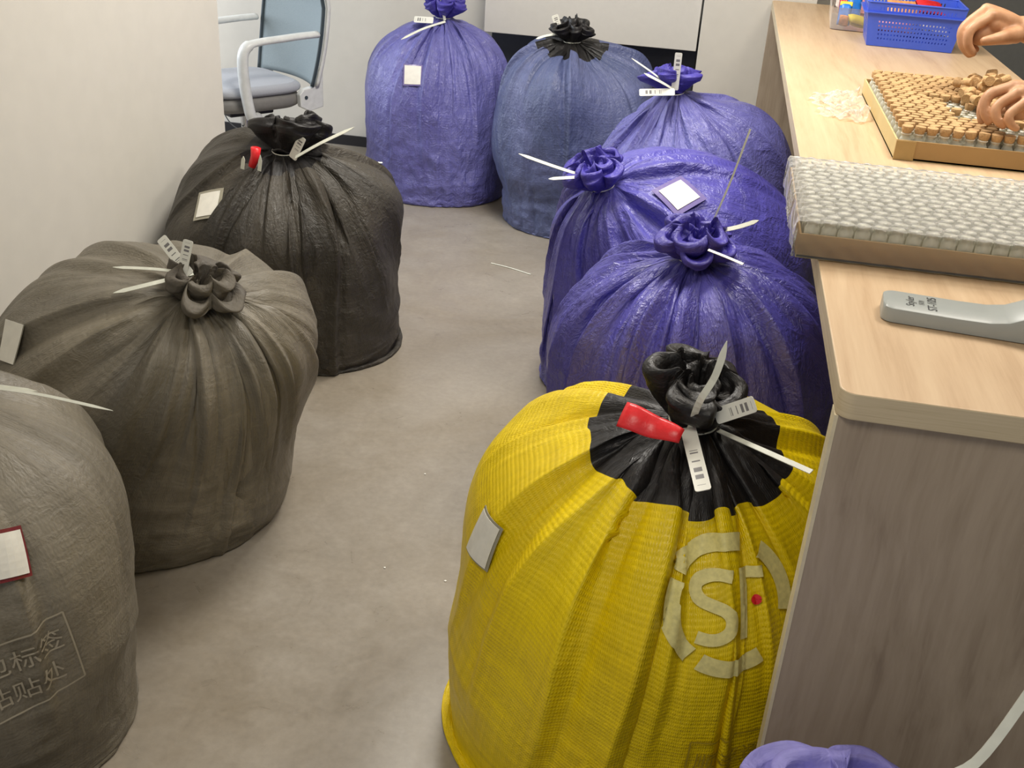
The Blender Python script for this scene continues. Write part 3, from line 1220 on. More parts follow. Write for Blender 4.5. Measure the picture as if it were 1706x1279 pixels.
# ---- C: purple sack with two barcode tags at its neck
r, s = make_sack('purple sack with two white barcode tags at its neck, beside the far counter', (M['purple'],),
                 dict(seed=13, c=(-0.03, 4.16), rad=(0.37, 0.36), top=0.77, tie=(-0.14, 4.05, 0.80), zc=0.5, base=0.9, pt=2.2, circ=1.08, n_ridge=12, ridge=0.05))
ruffle(r, s.tie, (-0.1, 0.25, 1), 0.088, 0.075, 5, 23, M['violet_dark'], droop=0.2)
k = loop_tie(r, s.tie, s.ax)
flag(k, at(1124, 150, 3.98), at(1131, 88, 3.97), 0.026, CAMDIR)
flag(k, at(1124, 153, 3.96), at(1065, 154, 3.93), 0.026, CAMDIR)
tail(k, [at(1124, 150, 3.98), at(1100, 136, 3.94), at(1073, 122, 3.92)], 0.012)
tail(k, [at(1120, 148, 4.0), at(1088, 122, 3.98), at(1052, 97, 3.97)], 0.007)

# ---- D: leaning violet sack with label
r, s = make_sack('violet sack with a tilted square label, leaning between two other purple sacks', (M['violet'],),
                 dict(n_fold=28, fold_amp=0.028, fold_len=0.42, seed=14, c=(-0.04, 3.27), rad=(0.43, 0.37), top=0.76, tie=(-0.285, 3.09, 0.695), zc=0.5, base=0.9, pt=2.2, circ=1.08, n_ridge=13, ridge=0.05))
ruffle(r, s.tie, (-0.35, -0.25, 1), 0.074, 0.080, 6, 24, M['violet_dark'])
k = loop_tie(r, s.tie, s.ax)
tail(k, [at(975, 294, 3.05), at(920, 276, 3.02), at(864, 256, 3.0)], 0.010)
tail(k, [at(975, 294, 3.02), at(945, 296, 2.99), at(914, 298, 2.98)], 0.010)
card(s, 'label_card', r, on_sack(s, 1131, 326), (0.085, 0.085), 0.62, 0.03, bmat='sleeve_purple')

# ---- E: violet sack behind the yellow one
r, s = make_sack('wide violet sack with a large frilled mouth just behind the yellow sack', (M['violet'],),
                 dict(n_fold=24, fold_amp=0.032, fold_len=0.40, res=(400, 230), seed=15, c=(0.05, 2.50), rad=(0.37, 0.36), top=0.72, tie=(0.01, 2.42, 0.745), zc=0.55, base=0.92, pt=2.5, circ=1.08, n_ridge=14, ridge=0.05))
ruffle(r, s.tie, (0.05, -0.25, 1), 0.080, 0.070, 5, 25, M['violet_dark'], droop=0.4)
k = loop_tie(r, s.tie, s.ax)
tail(k, [at(1195, 385, 2.44), at(1230, 378, 2.44), at(1264, 367, 2.44)], 0.011)
tail(k, [at(1190, 364, 2.46), at(1218, 300, 2.47), at(1250, 215, 2.48)], 0.0045, taper=0)
tail(k, [at(1180, 416, 2.30), at(1210, 428, 2.27), at(1238, 440, 2.24)], 0.006, taper=0)

# ---- F: yellow sack
r, s = make_sack('yellow woven sack with black collar and pale round logo beside the counter end', (M['yellow'], M['black']),
                 dict(seed=16, c=(0.025, 1.70), rad=(0.395, 0.37), top=0.705, tie=(0.045, 1.60, 0.75), zc=0.54, base=0.95, pt=2.25, circ=1.06, n_ridge=8, ridge=0.05, res=(420, 250), n_fold=22, fold_amp=0.024, fold_len=0.26, crumple=0.8,
                      folds=[(math.radians(a_), l_, h_, w_) for a_, l_, h_, w_ in ((-124, 0.50, 0.058, 0.055), (-104, 0.56, 0.054, 0.055), (-84, 0.27, 0.034, 0.042), (-62, 0.34, 0.028, 0.045),
                             (-143, 0.42, 0.048, 0.048), (-162, 0.34, 0.036, 0.040), (-46, 0.36, 0.032, 0.04), (176, 0.32, 0.030, 0.04))]), collar=0.938)
FS = s
ruffle(r, s.tie, (0.0, -0.1, 1), 0.070, 0.088, 5, 26, M['black'], r_in=0.032)
k = loop_tie(r, s.tie, s.ax, 0.04)
tail(k, [at(1150, 712, 1.53), at(1165, 670, 1.49), at(1192, 625, 1.485), at(1211, 568, 1.49)], 0.011)
tail(k, [at(1190, 714, 1.60), at(1260, 745, 1.50), at(1352, 786, 1.42)], 0.009, taper=0)
flag(k, at(1146, 712, 1.53), at(1172, 817, 1.395), 0.025, CAMDIR)
flag(k, at(1192, 694, 1.53), at(1258, 672, 1.50), 0.026, CAMDIR)
tp = MB()
a0, a1 = at(1036, 690, 1.50), at(1136, 728, 1.47)
dv = (a1 - a0)
nb = Vector((-0.1, -0.7, 0.7)).normalized()
sv = nb.cross(dv).normalized()
tp.grid([[a0 + dv * u + sv * (v - 0.5) * 0.044 * (1 - 0.45 * u * u) + nb * (0.006 * math.sin(math.pi * (v * 0.8 + 0.1)) + 0.004 * math.sin(9 * u)) for u in [i / 14 for i in range(15)]] for v in [j / 8 for j in range(9)]])
o_ = tp.build('red_tape_flap', M['red'], r, smooth=True)
sd = o_.modifiers.new('solidify', 'SOLIDIFY')
sd.thickness = 0.009
sd.offset = -1
card(s, 'label_card', r, on_sack(s, 803, 897), (0.060, 0.088), -0.12, 0.008)
fr = frame_at(s, on_sack(s, 1222, 1010), blur=0.13)
R0 = 0.100
polys = [strip2d(arc(0, 0, R0, 152, 228), 0.028), strip2d(arc(0, 0, R0, 78, 144), 0.028), strip2d(arc(0, 0, R0, 238, 302), 0.028), strip2d(arc(0, 0, R0, -10, 56), 0.028)]
logo_print(s, r, fr, polys, 'printed_ring', M['print_cream'])
S_ = arc(-0.036, 0.026, 0.026, 55, 90, 4)[:0] + [(0.000, 0.052), (-0.018, 0.056), (-0.038, 0.054), (-0.056, 0.044), (-0.060, 0.028), (-0.052, 0.012), (-0.034, 0.002),
     (-0.014, -0.008), (-0.004, -0.024), (-0.008, -0.044), (-0.024, -0.056), (-0.044, -0.058), (-0.064, -0.052)]


def dense(P, k=4):
    Q = []
    n = len(P)
    for i in range(n - 1):
        p0, p1, p2, p3 = (np.array(P[max(i - 1, 0)]), np.array(P[i]), np.array(P[i + 1]), np.array(P[min(i + 2, n - 1)]))
        for j in range(k):
            t = j / k
            q = 0.5 * ((2 * p1) + (p2 - p0) * t + (2 * p0 - 5 * p1 + 4 * p2 - p3) * t * t + (3 * p1 - p0 - 3 * p2 + p3) * t ** 3)
            Q.append(tuple(q))
    Q.append(P[-1])
    return Q


logo_print(s, r, fr, [strip2d(dense([(x * 0.88, y * 0.88) for x, y in S_]), 0.020)], 'printed_letter', M['print_cream'])
logo_print(s, r, fr, [strip2d(line(0.022, 0.058, 0.022, -0.056), 0.018), strip2d(line(0.031, 0.049, 0.056, 0.049, 6), 0.018)], 'printed_letter', M['print_cream'])
logo_print(s, r, fr, [strip2d(line(0.040, -0.010, 0.040, 0.004, 1)[:0] + arc(0.047, 0.004, 0.0045, 0, 360, 16), 0.0085)], 'printed_dot', M['red'], off=0.005)
fr2 = frame_at(s, on_sack(s, 1195, 1245) or s.c3 + np.array([0.1, -0.37, -0.2]), blur=0.1)
bx = [strip2d(line(-0.055, 0.0, -0.055, -0.09), 0.003), strip2d(line(-0.055, 0.0, 0.10, 0.0, 24), 0.003)]
t_ = text2d('\u987a\u4e30\u901f\u8fd0', 0.042)
logo_print(s, r, fr2, [shift(bx[0], 0, 0.03), shift(bx[1], 0, 0.03), shift(t_, -0.045, -0.03)], 'printed_caption', M['print_faint'])

# ---- G: charcoal sack by the partition end
r, s = make_sack('charcoal black sack with a floppy black mouth at the end of the partition wall', (M['charcoal'], M['black']),
                 dict(n_fold=14, fold_amp=0.050, fold_len=0.42, res=(400, 230), seed=17, c=(-1.36, 3.24), rad=(0.40, 0.36), top=0.65, tie=(-1.31, 3.15, 0.675), zc=0.60, base=0.92, pt=2.25, circ=1.12, n_ridge=9, ridge=0.05), collar=0.965)
ruffle(r, s.tie, (0.05, 0.30, 1), 0.095, 0.095, 4, 27, M['black'], droop=0.25, sag=(0.012, 0.02))
k = loop_tie(r, s.tie, s.ax)
flag(k, at(487, 264, 3.10), at(504, 228, 3.10), 0.03, CAMDIR)
tail(k, [at(492, 262, 3.08), at(535, 238, 3.06), at(590, 212, 3.05)], 0.012)
tail(k, [at(520, 262, 3.24), at(590, 269, 3.36), at(637, 271, 3.42)], 0.005, taper=0)
card(s, 'label_card', r, on_sack(s, 348, 341), (0.075, 0.085), 0.45, 0.02)
q = at(425, 262, 3.02)
m = MB()
m.tube([q + Vector((-0.012, 0, -0.03)), q + Vector((0, 0, 0.0)), q + Vector((0.004, 0, 0.03))], [0.012, 0.014, 0.016], 10)
m.build('red_seal', M['red'], k, smooth=True)
for dx, hh in ((-0.035, 0.04), (0.02, 0.05)):
    strap([q + Vector((dx, -0.02, -0.035)), q + Vector((dx + 0.004, -0.02, -0.01)), q + Vector((dx + 0.006, -0.02, hh - 0.035))], 0.012, 0.002, (0, -1, 0.3), 0.4).build('seal_stub', M['tie'], k)

# ---- H: grey sack
r, s = make_sack('dusty grey sack with crossed white ties and a mouth twisted to the right', (M['grey'],),
                 dict(n_fold=36, fold_amp=0.026, fold_len=0.46, res=(400, 230), waist=(0.20, 0.06, 0.05), seed=18, c=(-1.265, 2.17), rad=(0.395, 0.40), top=0.665, tie=(-1.075, 2.05, 0.635), zc=0.58, base=0.80, pt=2.25, circ=1.06, n_ridge=17, ridge=0.05, lean=(0.10, 0.0)))
ruffle(r, s.tie, (0.35, -0.10, 1), 0.075, 0.065, 6, 28, M['greyhem'])
k = loop_tie(r, s.tie, s.ax)
flag(k, at(316, 458, 2.02), at(268, 396, 2.06), 0.024, CAMDIR)
flag(k, at(303, 455, 2.02), at(314, 400, 2.04), 0.024, CAMDIR)
tail(k, [at(322, 455, 2.03), at(255, 472, 1.98), at(189, 488, 1.95)], 0.010)
tail(k, [at(318, 455, 2.03), at(255, 448, 2.02), at(188, 445, 2.02)], 0.007)
h_ = on_sack(s, 26, 572)
if h_ is not None:
    card(s, 'label_card', r, h_, (0.06, 0.09), 0.1, 0.0)

# ---- I: grey sack nearest, cut by the frame
r, s = make_sack('grey sack with a red framed label and worn printed box, nearest on the left', (M['grey'],),
                 dict(n_fold=13, fold_amp=0.042, fold_len=0.46, res=(400, 230), seed=19, c=(-1.305, 1.375), rad=(0.355, 0.34), top=0.665, tie=(-1.38, 1.40, 0.73), zc=0.55, base=0.92, pt=2.6, circ=1.07, n_ridge=9, ridge=0.05))
ruffle(r, s.tie, s.ax, 0.09, 0.09, 6, 29, M['greyhem'])
k = loop_tie(r, s.tie, s.ax)
tail(k, [at(-60, 640, 1.30), at(60, 656, 1.27), at(188, 684, 1.25)], 0.0045)
tail(k, [at(-60, 640, 1.33), at(0, 644, 1.30), at(62, 652, 1.28)], 0.006)
card(s, 'label_card', r, on_sack(s, 10, 925), (0.070, 0.072), -0.28, 0.012, bmat='sleeve_red')
hp = on_sack(s, 70, 1095)
fr = frame_at(s, hp, blur=0.10)
bxs = [strip2d(line(0.055, 0.060, 0.055, -0.085), 0.003), strip2d(line(-0.20, 0.060, 0.055, 0.060, 30), 0.003), strip2d(line(-0.20, -0.085, 0.055, -0.085, 30), 0.003)]
ta_ = text2d('\u5efa\u5305\u6807\u7b7e', 0.045)
tb_ = text2d('\u7c98\u8d34\u5904', 0.045)
logo_print(s, r, fr, bxs + [shift(ta_, -0.137, 0.000), shift(tb_, -0.105, -0.060)], 'printed_box', M['print_grey'], roll=0.12)

# ---- J: lilac sack in front of the counter end, only its mouth in view
r, s = make_sack('lilac sack below the counter end, only its gathered mouth in view', (M['lilac'],),
                 dict(seed=20, c=(0.30, 0.90), rad=(0.27, 0.26), top=0.48, tie=(0.275, 0.95, 0.562), steps=160, mid=60, fine=20, circ=1.12))
ruffle(r, s.tie, (0.0, 0.1, 1), 0.115, 0.045, 5, 30, M['lilac'], droop=0.5)
k = loop_tie(r, s.tie, s.ax)
tail(k, [at(1540, 1300, 0.98), at(1625, 1270, 1.0), at(1720, 1146, 1.05)], 0.012, taper=0)

# ------------------------------------------------------------------ office chair behind the partition
def make_chair():
    ang = math.atan2(-0.80, -0.60)
    root = empty('office_chair', (-2.27, 4.98, 0), 'pale grey office chair with white loop armrests near the back wall', 'chair', rz=ang)
    wp = plain('chair_white_plastic', srgb(214, 216, 214), 0.35)
    fab = plain('chair_grey_fabric', srgb(132, 144, 148), 0.8, vary=0.08, bump=0.2, scale=300)
    fabl = plain('chair_seat_fabric', srgb(168, 171, 178), 0.8, vary=0.06, bump=0.2, scale=300)
    pan = plain('chair_seat_pan', srgb(120, 118, 114), 0.6)
    trim = plain('chair_dark_trim', srgb(52, 64, 70), 0.5)
    blk = plain('chair_black_plastic', srgb(30, 30, 33), 0.45)
    chrome = plain('chair_chrome', srgb(200, 202, 206), 0.15, metal=1.0, vary=0.02)

    def pad(z0, z1, hx, hy, cx_=0.0, dome=0.0):
        n, m_ = 40, 8
        P = []
        for j in range(m_ + 1):
            t = j / m_
            ins = 1 - 0.10 * (abs(2 * t - 1) ** 3)
            row = []
            for i in range(n):
                a = 2 * math.pi * i / n
                c_, s_ = math.cos(a), math.sin(a)
                e = 0.45
                row.append((cx_ + hx * ins * math.copysign(abs(c_) ** e, c_), hy * ins * math.copysign(abs(s_) ** e, s_), z0 + (z1 - z0) * t))
            P.append(row)
        b = MB()
        b.grid(P, wrapu=True)
        for row, zc_ in ((P[-1], z1 + dome), (P[0], z0)):
            vs_ = [(x * f + cx_ * (1 - f), y * f, zc_ + (row[0][2] - zc_) * f * f) for f in (1.0, 0.6, 0.25) for x, y, _ in row]
            fs_ = []
            for q_ in range(2):
                for i in range(n):
                    fs_.append((q_ * n + i, q_ * n + (i + 1) % n, (q_ + 1) * n + (i + 1) % n, (q_ + 1) * n + i))
            fs_.append(tuple(2 * n + i for i in range(n)))
            b.add(vs_, fs_)
        return b
    pad(0.435, 0.485, 0.25, 0.245, 0.02, 0.015).build('seat_cushion', fabl, root, smooth=True, world=False, fix=True)
    pad(0.365, 0.437, 0.245, 0.24, 0.02).build('seat_pan', pan, root, smooth=True, world=False, fix=True)
    # backrest: curved mesh sheet
    rows = []
    for j in range(25):
        t = j / 24
        z = 0.465 + t * 0.585
        xb = -0.235 - 0.10 * t - 0.035 * math.sin(t * math.pi * 1.6) + 0.05 * math.sin(min(1, t * 1.6) * math.pi) * 0.6
        wd = 0.275 * (1 - 0.10 * (2 * t - 0.9) ** 2)
        rows.append([(xb - 0.055 * (1 - (2 * i / 16 - 1) ** 2) , (2 * i / 16 - 1) * wd, z) for i in range(17)])
    b = MB()
    b.grid(rows)
    o = b.build('backrest', fab, root, smooth=True, world=False)
    sd_ = o.modifiers.new('solidify', 'SOLIDIFY')
    sd_.thickness = 0.012
    for side in (0, 16):
        MB().tube([rows[j][side] for j in range(25)], 0.009, 8).build('back_edge_trim', trim, root, smooth=True, world=False)
    MB().tube([Vector(rows[j][16]) + Vector((-0.03, 0.0, 0)) for j in range(25)], [(0.018, 0.011)] * 25, 8).build('back_frame', wp, root, smooth=True, world=False)
    MB().tube([Vector(rows[j][0]) + Vector((-0.03, 0.0, 0)) for j in range(25)], [(0.018, 0.011)] * 25, 8).build('back_frame', wp, root, smooth=True, world=False)
    MB().tube([rows[24][i] for i in range(17)], 0.011, 8).build('back_edge_trim', trim, root, smooth=True, world=False)
    for sy in (1, -1):
        y = 0.285 * sy
        pts = [(-0.25, y, 0.715), (-0.15, y, 0.712), (-0.05, y, 0.706), (0.05, y, 0.700), (0.115, y, 0.688), (0.145, y, 0.655), (0.152, y, 0.60), (0.148, y, 0.52),
               (0.138, y, 0.44), (0.125, y, 0.375), (0.10, y * 0.95, 0.345), (0.04, y * 0.7, 0.338), (0.0, y * 0.3, 0.338)]
        rr = [(0.030, 0.016)] * 4 + [(0.030, 0.024)] * 3 + [(0.026, 0.026)] * 4 + [(0.016, 0.012)] * 2
        q_ = []
        for i in range(len(pts) - 1):
            p0, p1, p2, p3 = (Vector(pts[max(i - 1, 0)]), Vector(pts[i]), Vector(pts[i + 1]), Vector(pts[min(i + 2, len(pts) - 1)]))
            for k_ in range(4):
                t = k_ / 4
                q_.append((0.5 * ((2 * p1) + (p2 - p0) * t + (2 * p0 - 5 * p1 + 4 * p2 - p3) * t * t + (3 * p1 - p0 - 3 * p2 + p3) * t ** 3), rr[i]))
        q_.append((Vector(pts[-1]), rr[-1]))
        b = MB()
        # flat oval section kept upright across the arm
        vs_, fs_ = [], []
        N = len(q_)
        for i, (p_, r_) in enumerate(q_):
            t = (q_[min(i + 1, N - 1)][0] - q_[max(i - 1, 0)][0]).normalized()
            side = Vector((0, 1, 0))
            side = (side - t * side.dot(t)).normalized()
            nn = t.cross(side)
            for k_ in range(12):
                a = 2 * math.pi * k_ / 12
                vs_.append(p_ + side * math.cos(a) * r_[0] + nn * math.sin(a) * r_[1])
        for i in range(N - 1):
            for k_ in range(12):
                fs_.append((i * 12 + k_, i * 12 + (k_ + 1) % 12, (i + 1) * 12 + (k_ + 1) % 12, (i + 1) * 12 + k_))
        fs_.append(tuple(range(11, -1, -1)))
        fs_.append(tuple((N - 1) * 12 + k_ for k_ in range(12)))
        b.add(vs_, fs_)
        b.build('armrest', wp, root, smooth=True, world=False, fix=True)
        # bracket where the back meets the seat
        pl = [(-0.30, 0.36), (-0.22, 0.345), (-0.17, 0.37), (-0.165, 0.43), (-0.19, 0.455), (-0.25, 0.462), (-0.265, 0.53), (-0.30, 0.54)]
        br = MB().prism(pl, 0.236 * sy - 0.018, 0.236 * sy + 0.018, tf=lambda v: Vector((v.x, v.z, v.y))).build('back_bracket', wp, root, bevel=0.006, world=False, fix=True)
        MB().tube([(-0.20, (0.236 + 0.015) * sy, 0.415), (-0.20, (0.236 + 0.021) * sy, 0.415)], 0.009, 12).build('bolt', trim, br, smooth=False, world=False)
    MB().box((0.0, 0, 0.338), (0.24, 0.16, 0.05)).build('tilt_mechanism', blk, root, bevel=0.008, world=False)
    MB().box((-0.13, 0, 0.335), (0.22, 0.10, 0.022), rot=Matrix.Rotation(0.18, 3, 'Y')).build('tilt_arm', trim, root, bevel=0.006, world=False)
    MB().tube([(0.02, 0.05, 0.325), (0.02, 0.20, 0.32), (0.02, 0.27, 0.316)], 0.006, 8).build('lever', blk, root, smooth=True, world=False)
    MB().tube([(0.05 + 0.02 * math.cos(a), 0.16 * math.cos(a), 0.30 - 0.06 * math.sin(a)) for a in [k_ * math.pi / 14 for k_ in range(15)]], 0.003, 6).build('cable', blk, root, smooth=True, world=False)
    MB().lathe([(0.026, 0.10), (0.028, 0.11), (0.028, 0.20), (0.020, 0.205), (0.020, 0.32)], 20).build('gas_lift', chrome, root, smooth=True, world=False).data.set_sharp_from_angle(angle=0.6)
    for k_ in range(5):
        a = 2 * math.pi * k_ / 5 + 0.35
        e = Vector((math.cos(a), math.sin(a), 0))
        leg = MB().tube([e * 0.02 + Vector((0, 0, 0.125)), e * 0.14 + Vector((0, 0, 0.105)), e * 0.29 + Vector((0, 0, 0.075))], [(0.024, 0.022), (0.02, 0.018), (0.016, 0.013)], 10).build('base_leg', chrome, root, smooth=True, world=False)
        n_ = Vector((-e.y, e.x, 0))
        for sd2 in (-1, 1):
            cpt = e * 0.29 + n_ * 0.014 * sd2 + Vector((0, 0, 0.028))
            MB().tube([cpt - n_ * 0.009, cpt + n_ * 0.009], 0.028, 16).build('caster', blk, leg, world=False)
    return root


make_chair()

# ------------------------------------------------------------------ goods on the counter
kraft = plain('kraft_cardboard', srgb(176, 144, 96), 0.7, vary=0.05, scale=12)
kraft_in = plain('cardboard_inside', srgb(196, 178, 128), 0.75, vary=0.04, scale=12)
tape = plain('box_tape', srgb(176, 148, 96), 0.3, vary=0.03)
corkm = plain('cork', srgb(186, 150, 104), 0.85, vary=0.16, bump=0.4, scale=260)


def tray_box(name, label, x0, x1, y0, y1, h, taped=True, rz=0.0):
    root = empty(name, ((x0 + x1) / 2, (y0 + y1) / 2, 1.0), label, 'box', rz=rz)
    wx, wy, t = x1 - x0, y1 - y0, 0.004
    MB().box((0, 0, 0.003), (wx, wy, 0.005)).build('bottom', kraft_in, root, world=False)
    MB().box((0, -wy / 2 + t / 2, h / 2 + 0.0005), (wx, t, h)).build('side_wall', kraft, root, world=False, bevel=0.001)
    MB().box((0, wy / 2 - t / 2, h / 2 + 0.0005), (wx, t, h)).build('side_wall', kraft, root, world=False, bevel=0.001)
    MB().box((-wx / 2 + t / 2, 0, h / 2 + 0.0005), (t, wy - 2 * t, h)).build('side_wall', kraft_in if taped else kraft, root, world=False, bevel=0.001)
    MB().box((wx / 2 - t / 2, 0, h / 2 + 0.0005), (t, wy - 2 * t, h)).build('side_wall', kraft, root, world=False, bevel=0.001)
    if taped:
        MB().box((-wx / 2 + 0.022, -wy / 2 - 0.0015, h / 2), (0.044, 0.003, h - 0.002)).build('corner_flap', tape, root, world=False)
    return root


def vial_mesh(name, h=0.052):
    return MB().lathe([(0.0115, 0.0), (0.0125, 0.002), (0.0125, h - 0.014), (0.0095, h - 0.009), (0.0095, h - 0.004), (0.0115, h - 0.003), (0.0115, h)], 12).mesh(name)


def cork_mesh(name):
    return MB().lathe([(0.0085, 0.0), (0.0118, 0.012), (0.0128, 0.021), (0.0122, 0.022)], 10).mesh(name)


T1 = (0.424, 0.755, 2.530, 3.275)
tray_box('cardboard_tray', 'open cardboard tray of corked glass vials under the working hands', *T1, 0.045)
vm = vial_mesh('glass_vial')
vm.materials.append(M['glass'])
vm.shade_smooth()
cm = cork_mesh('cork')
cm.materials.append(corkm)
cm.shade_smooth()
cm.set_sharp_from_angle(angle=0.7)
rnd = random.Random(5)
pitch = 0.0278
ncol = 11
n_row = 26
pile = []
for j in range(n_row):
    y = T1[2] + 0.022 + j * 0.0280
    for i in range(ncol):
        x = T1[0] + 0.021 + i * pitch + (0.010 if j % 2 else 0.0)
        o = bpy.data.objects.new('corked_vial', vm)
        col.objects.link(o)
        o.location = (x, y, 1.0062)
        # the bare patch in the middle and the front right corner have no stoppers yet
        bare = (4.6 < i + rnd.uniform(-0.5, 0.5) + (j - 10) * 0.12 < 7.4 and 6 <= j <= 14) or (i > 7 and 1 <= j < 6)
        if bare:
            o.name = 'open_vial'
            tag(o, 'open glass vial without a stopper in the bare patch of the tray', 'vial', 'open glass vials in the tray')
        else:
            tag(o, 'corked glass vial standing in the rows of the open tray', 'vial', 'corked glass vials in the tray')
            ck = bpy.data.objects.new('cork', cm)
            col.objects.link(ck)
            ck.parent = o
            ck.location = (rnd.uniform(-0.0008, 0.0008), rnd.uniform(-0.0008, 0.0008), 0.0465)
            ck.rotation_euler = (rnd.uniform(-0.08, 0.08), rnd.uniform(-0.08, 0.08), rnd.uniform(0, 6))
for k_ in range(64):
    lay = 0 if k_ < 38 else (1 if k_ < 56 else 2)
    a = rnd.uniform(0, 6.283)
    rr = math.sqrt(rnd.random()) * (0.075, 0.055, 0.03)[lay]
    px_, py_ = 0.685 + rr * math.cos(a) * 0.75, 2.93 + rr * math.sin(a) * 2.6
    o = bpy.data.objects.new('loose_cork', cm)
    col.objects.link(o)
    o.location = (px_, py_, 1.094 + 0.019 * lay + rnd.uniform(0, 0.004))
    o.rotation_euler = (rnd.uniform(1.2, 1.9), rnd.uniform(-0.3, 0.3), rnd.uniform(0, 6.28))
    tag(o, 'loose cork stopper lying in the heap on the vials', 'cork', 'loose corks heaped on the vials')

# second tray, shrink wrapped
T2 = (0.175, 0.665, 1.764, 2.195)
t2 = tray_box('wrapped_tray', 'film wrapped cardboard tray of glass vials overhanging the counter edge', *T2, 0.042, taped=False)
cnt = 0
vm2 = vial_mesh('glass_vial_open', 0.056)
vm2.materials.append(M['glass'])
vm2.shade_smooth()
for j in range(15):
    for i in range(17):
        o = bpy.data.objects.new('glass_vial', vm2)
        col.objects.link(o)
        o.location = (T2[0] + 0.021 + i * 0.0276 + (0.008 if j % 2 else 0), T2[2] + 0.021 + j * 0.0280, 1.0062)
        tag(o, 'clear glass vial packed under the film of the wrapped tray', 'vial', 'glass vials in the wrapped tray')
# film over it
rs = np.random.RandomState(2)
wx, wy = T2[1] - T2[0], T2[3] - T2[2]
nx_, ny_ = 120, 90
rows = []
for j in range(ny_ + 1):
    v = j / ny_ * 2 - 1
    row = []
    for i in range(nx_ + 1):
        u = i / nx_ * 2 - 1
        # fold the sheet down over the edges
        fx = (wx / 2 + 0.004)
        fy = (wy / 2 + 0.004)
        su, sv_ = u * (fx + 0.062), v * (fy + 0.062)
        ox, oy = max(0, abs(su) - fx), max(0, abs(sv_) - fy)
        dz = max(ox, oy)
        x = math.copysign(min(abs(su), fx), su)
        y = math.copysign(min(abs(sv_), fy), sv_)
        wr = 0.0018 * math.sin(su * 230 + 3 * math.sin(sv_ * 40)) * math.sin(sv_ * 224 + 2 * math.sin(su * 31))
        z = 0.0640 - dz + wr * (dz == 0)
        cr = 0.004 * abs(math.sin(sv_ * 60 + 5 * math.sin(sv_ * 23) + z * 60)) if ox > 0 else 0
        cr2 = 0.002 * abs(math.sin(su * 70 + z * 90)) if oy > 0 else 0
        row.append((x + math.copysign(cr, su), y + math.copysign(cr2, sv_), max(z, 0.003)))
    rows.append(row)
fo = MB().grid(rows).build('wrap_film', M['film'], t2, smooth=True, world=False)

# crumpled film beside the open tray
rows = []
rs = np.random.RandomState(8)
A_ = rs.rand(12) * 6.28
for j in range(50):
    v = j / 49
    row = []
    for i in range(50):
        u = i / 49
        x = 0.278 + u * 0.125 + 0.01 * math.sin(9 * v + A_[0])
        y = 2.86 + v * 0.40 - 0.12 * (1 - u) * (v - 0.5)
        z = 0.006 + 0.030 * abs(math.sin(7 * u + 9 * v + A_[1])) * abs(math.sin(5 * u - 11 * v + A_[2])) + 0.012 * abs(math.sin(19 * u + 13 * v + 4 * math.sin(6 * v) + A_[3])) + 0.006 * abs(math.sin(31 * u - 27 * v + A_[4]))
        z *= 0.7 * (0.3 + 0.7 * u) * min(1, 6 * v + 0.3) * min(1, 6 * (1 - v) + 0.3)
        row.append((x + 0.01 * math.sin(25 * v + A_[5]) * (1 - u), y + 0.01 * math.sin(21 * u), 1.002 + z))
    rows.append(row)
cf = MB().grid(rows).build('crumpled_film', M['film'], None, smooth=True)
tag(cf, 'crumpled clear plastic film left of the open vial tray', 'plastic film')

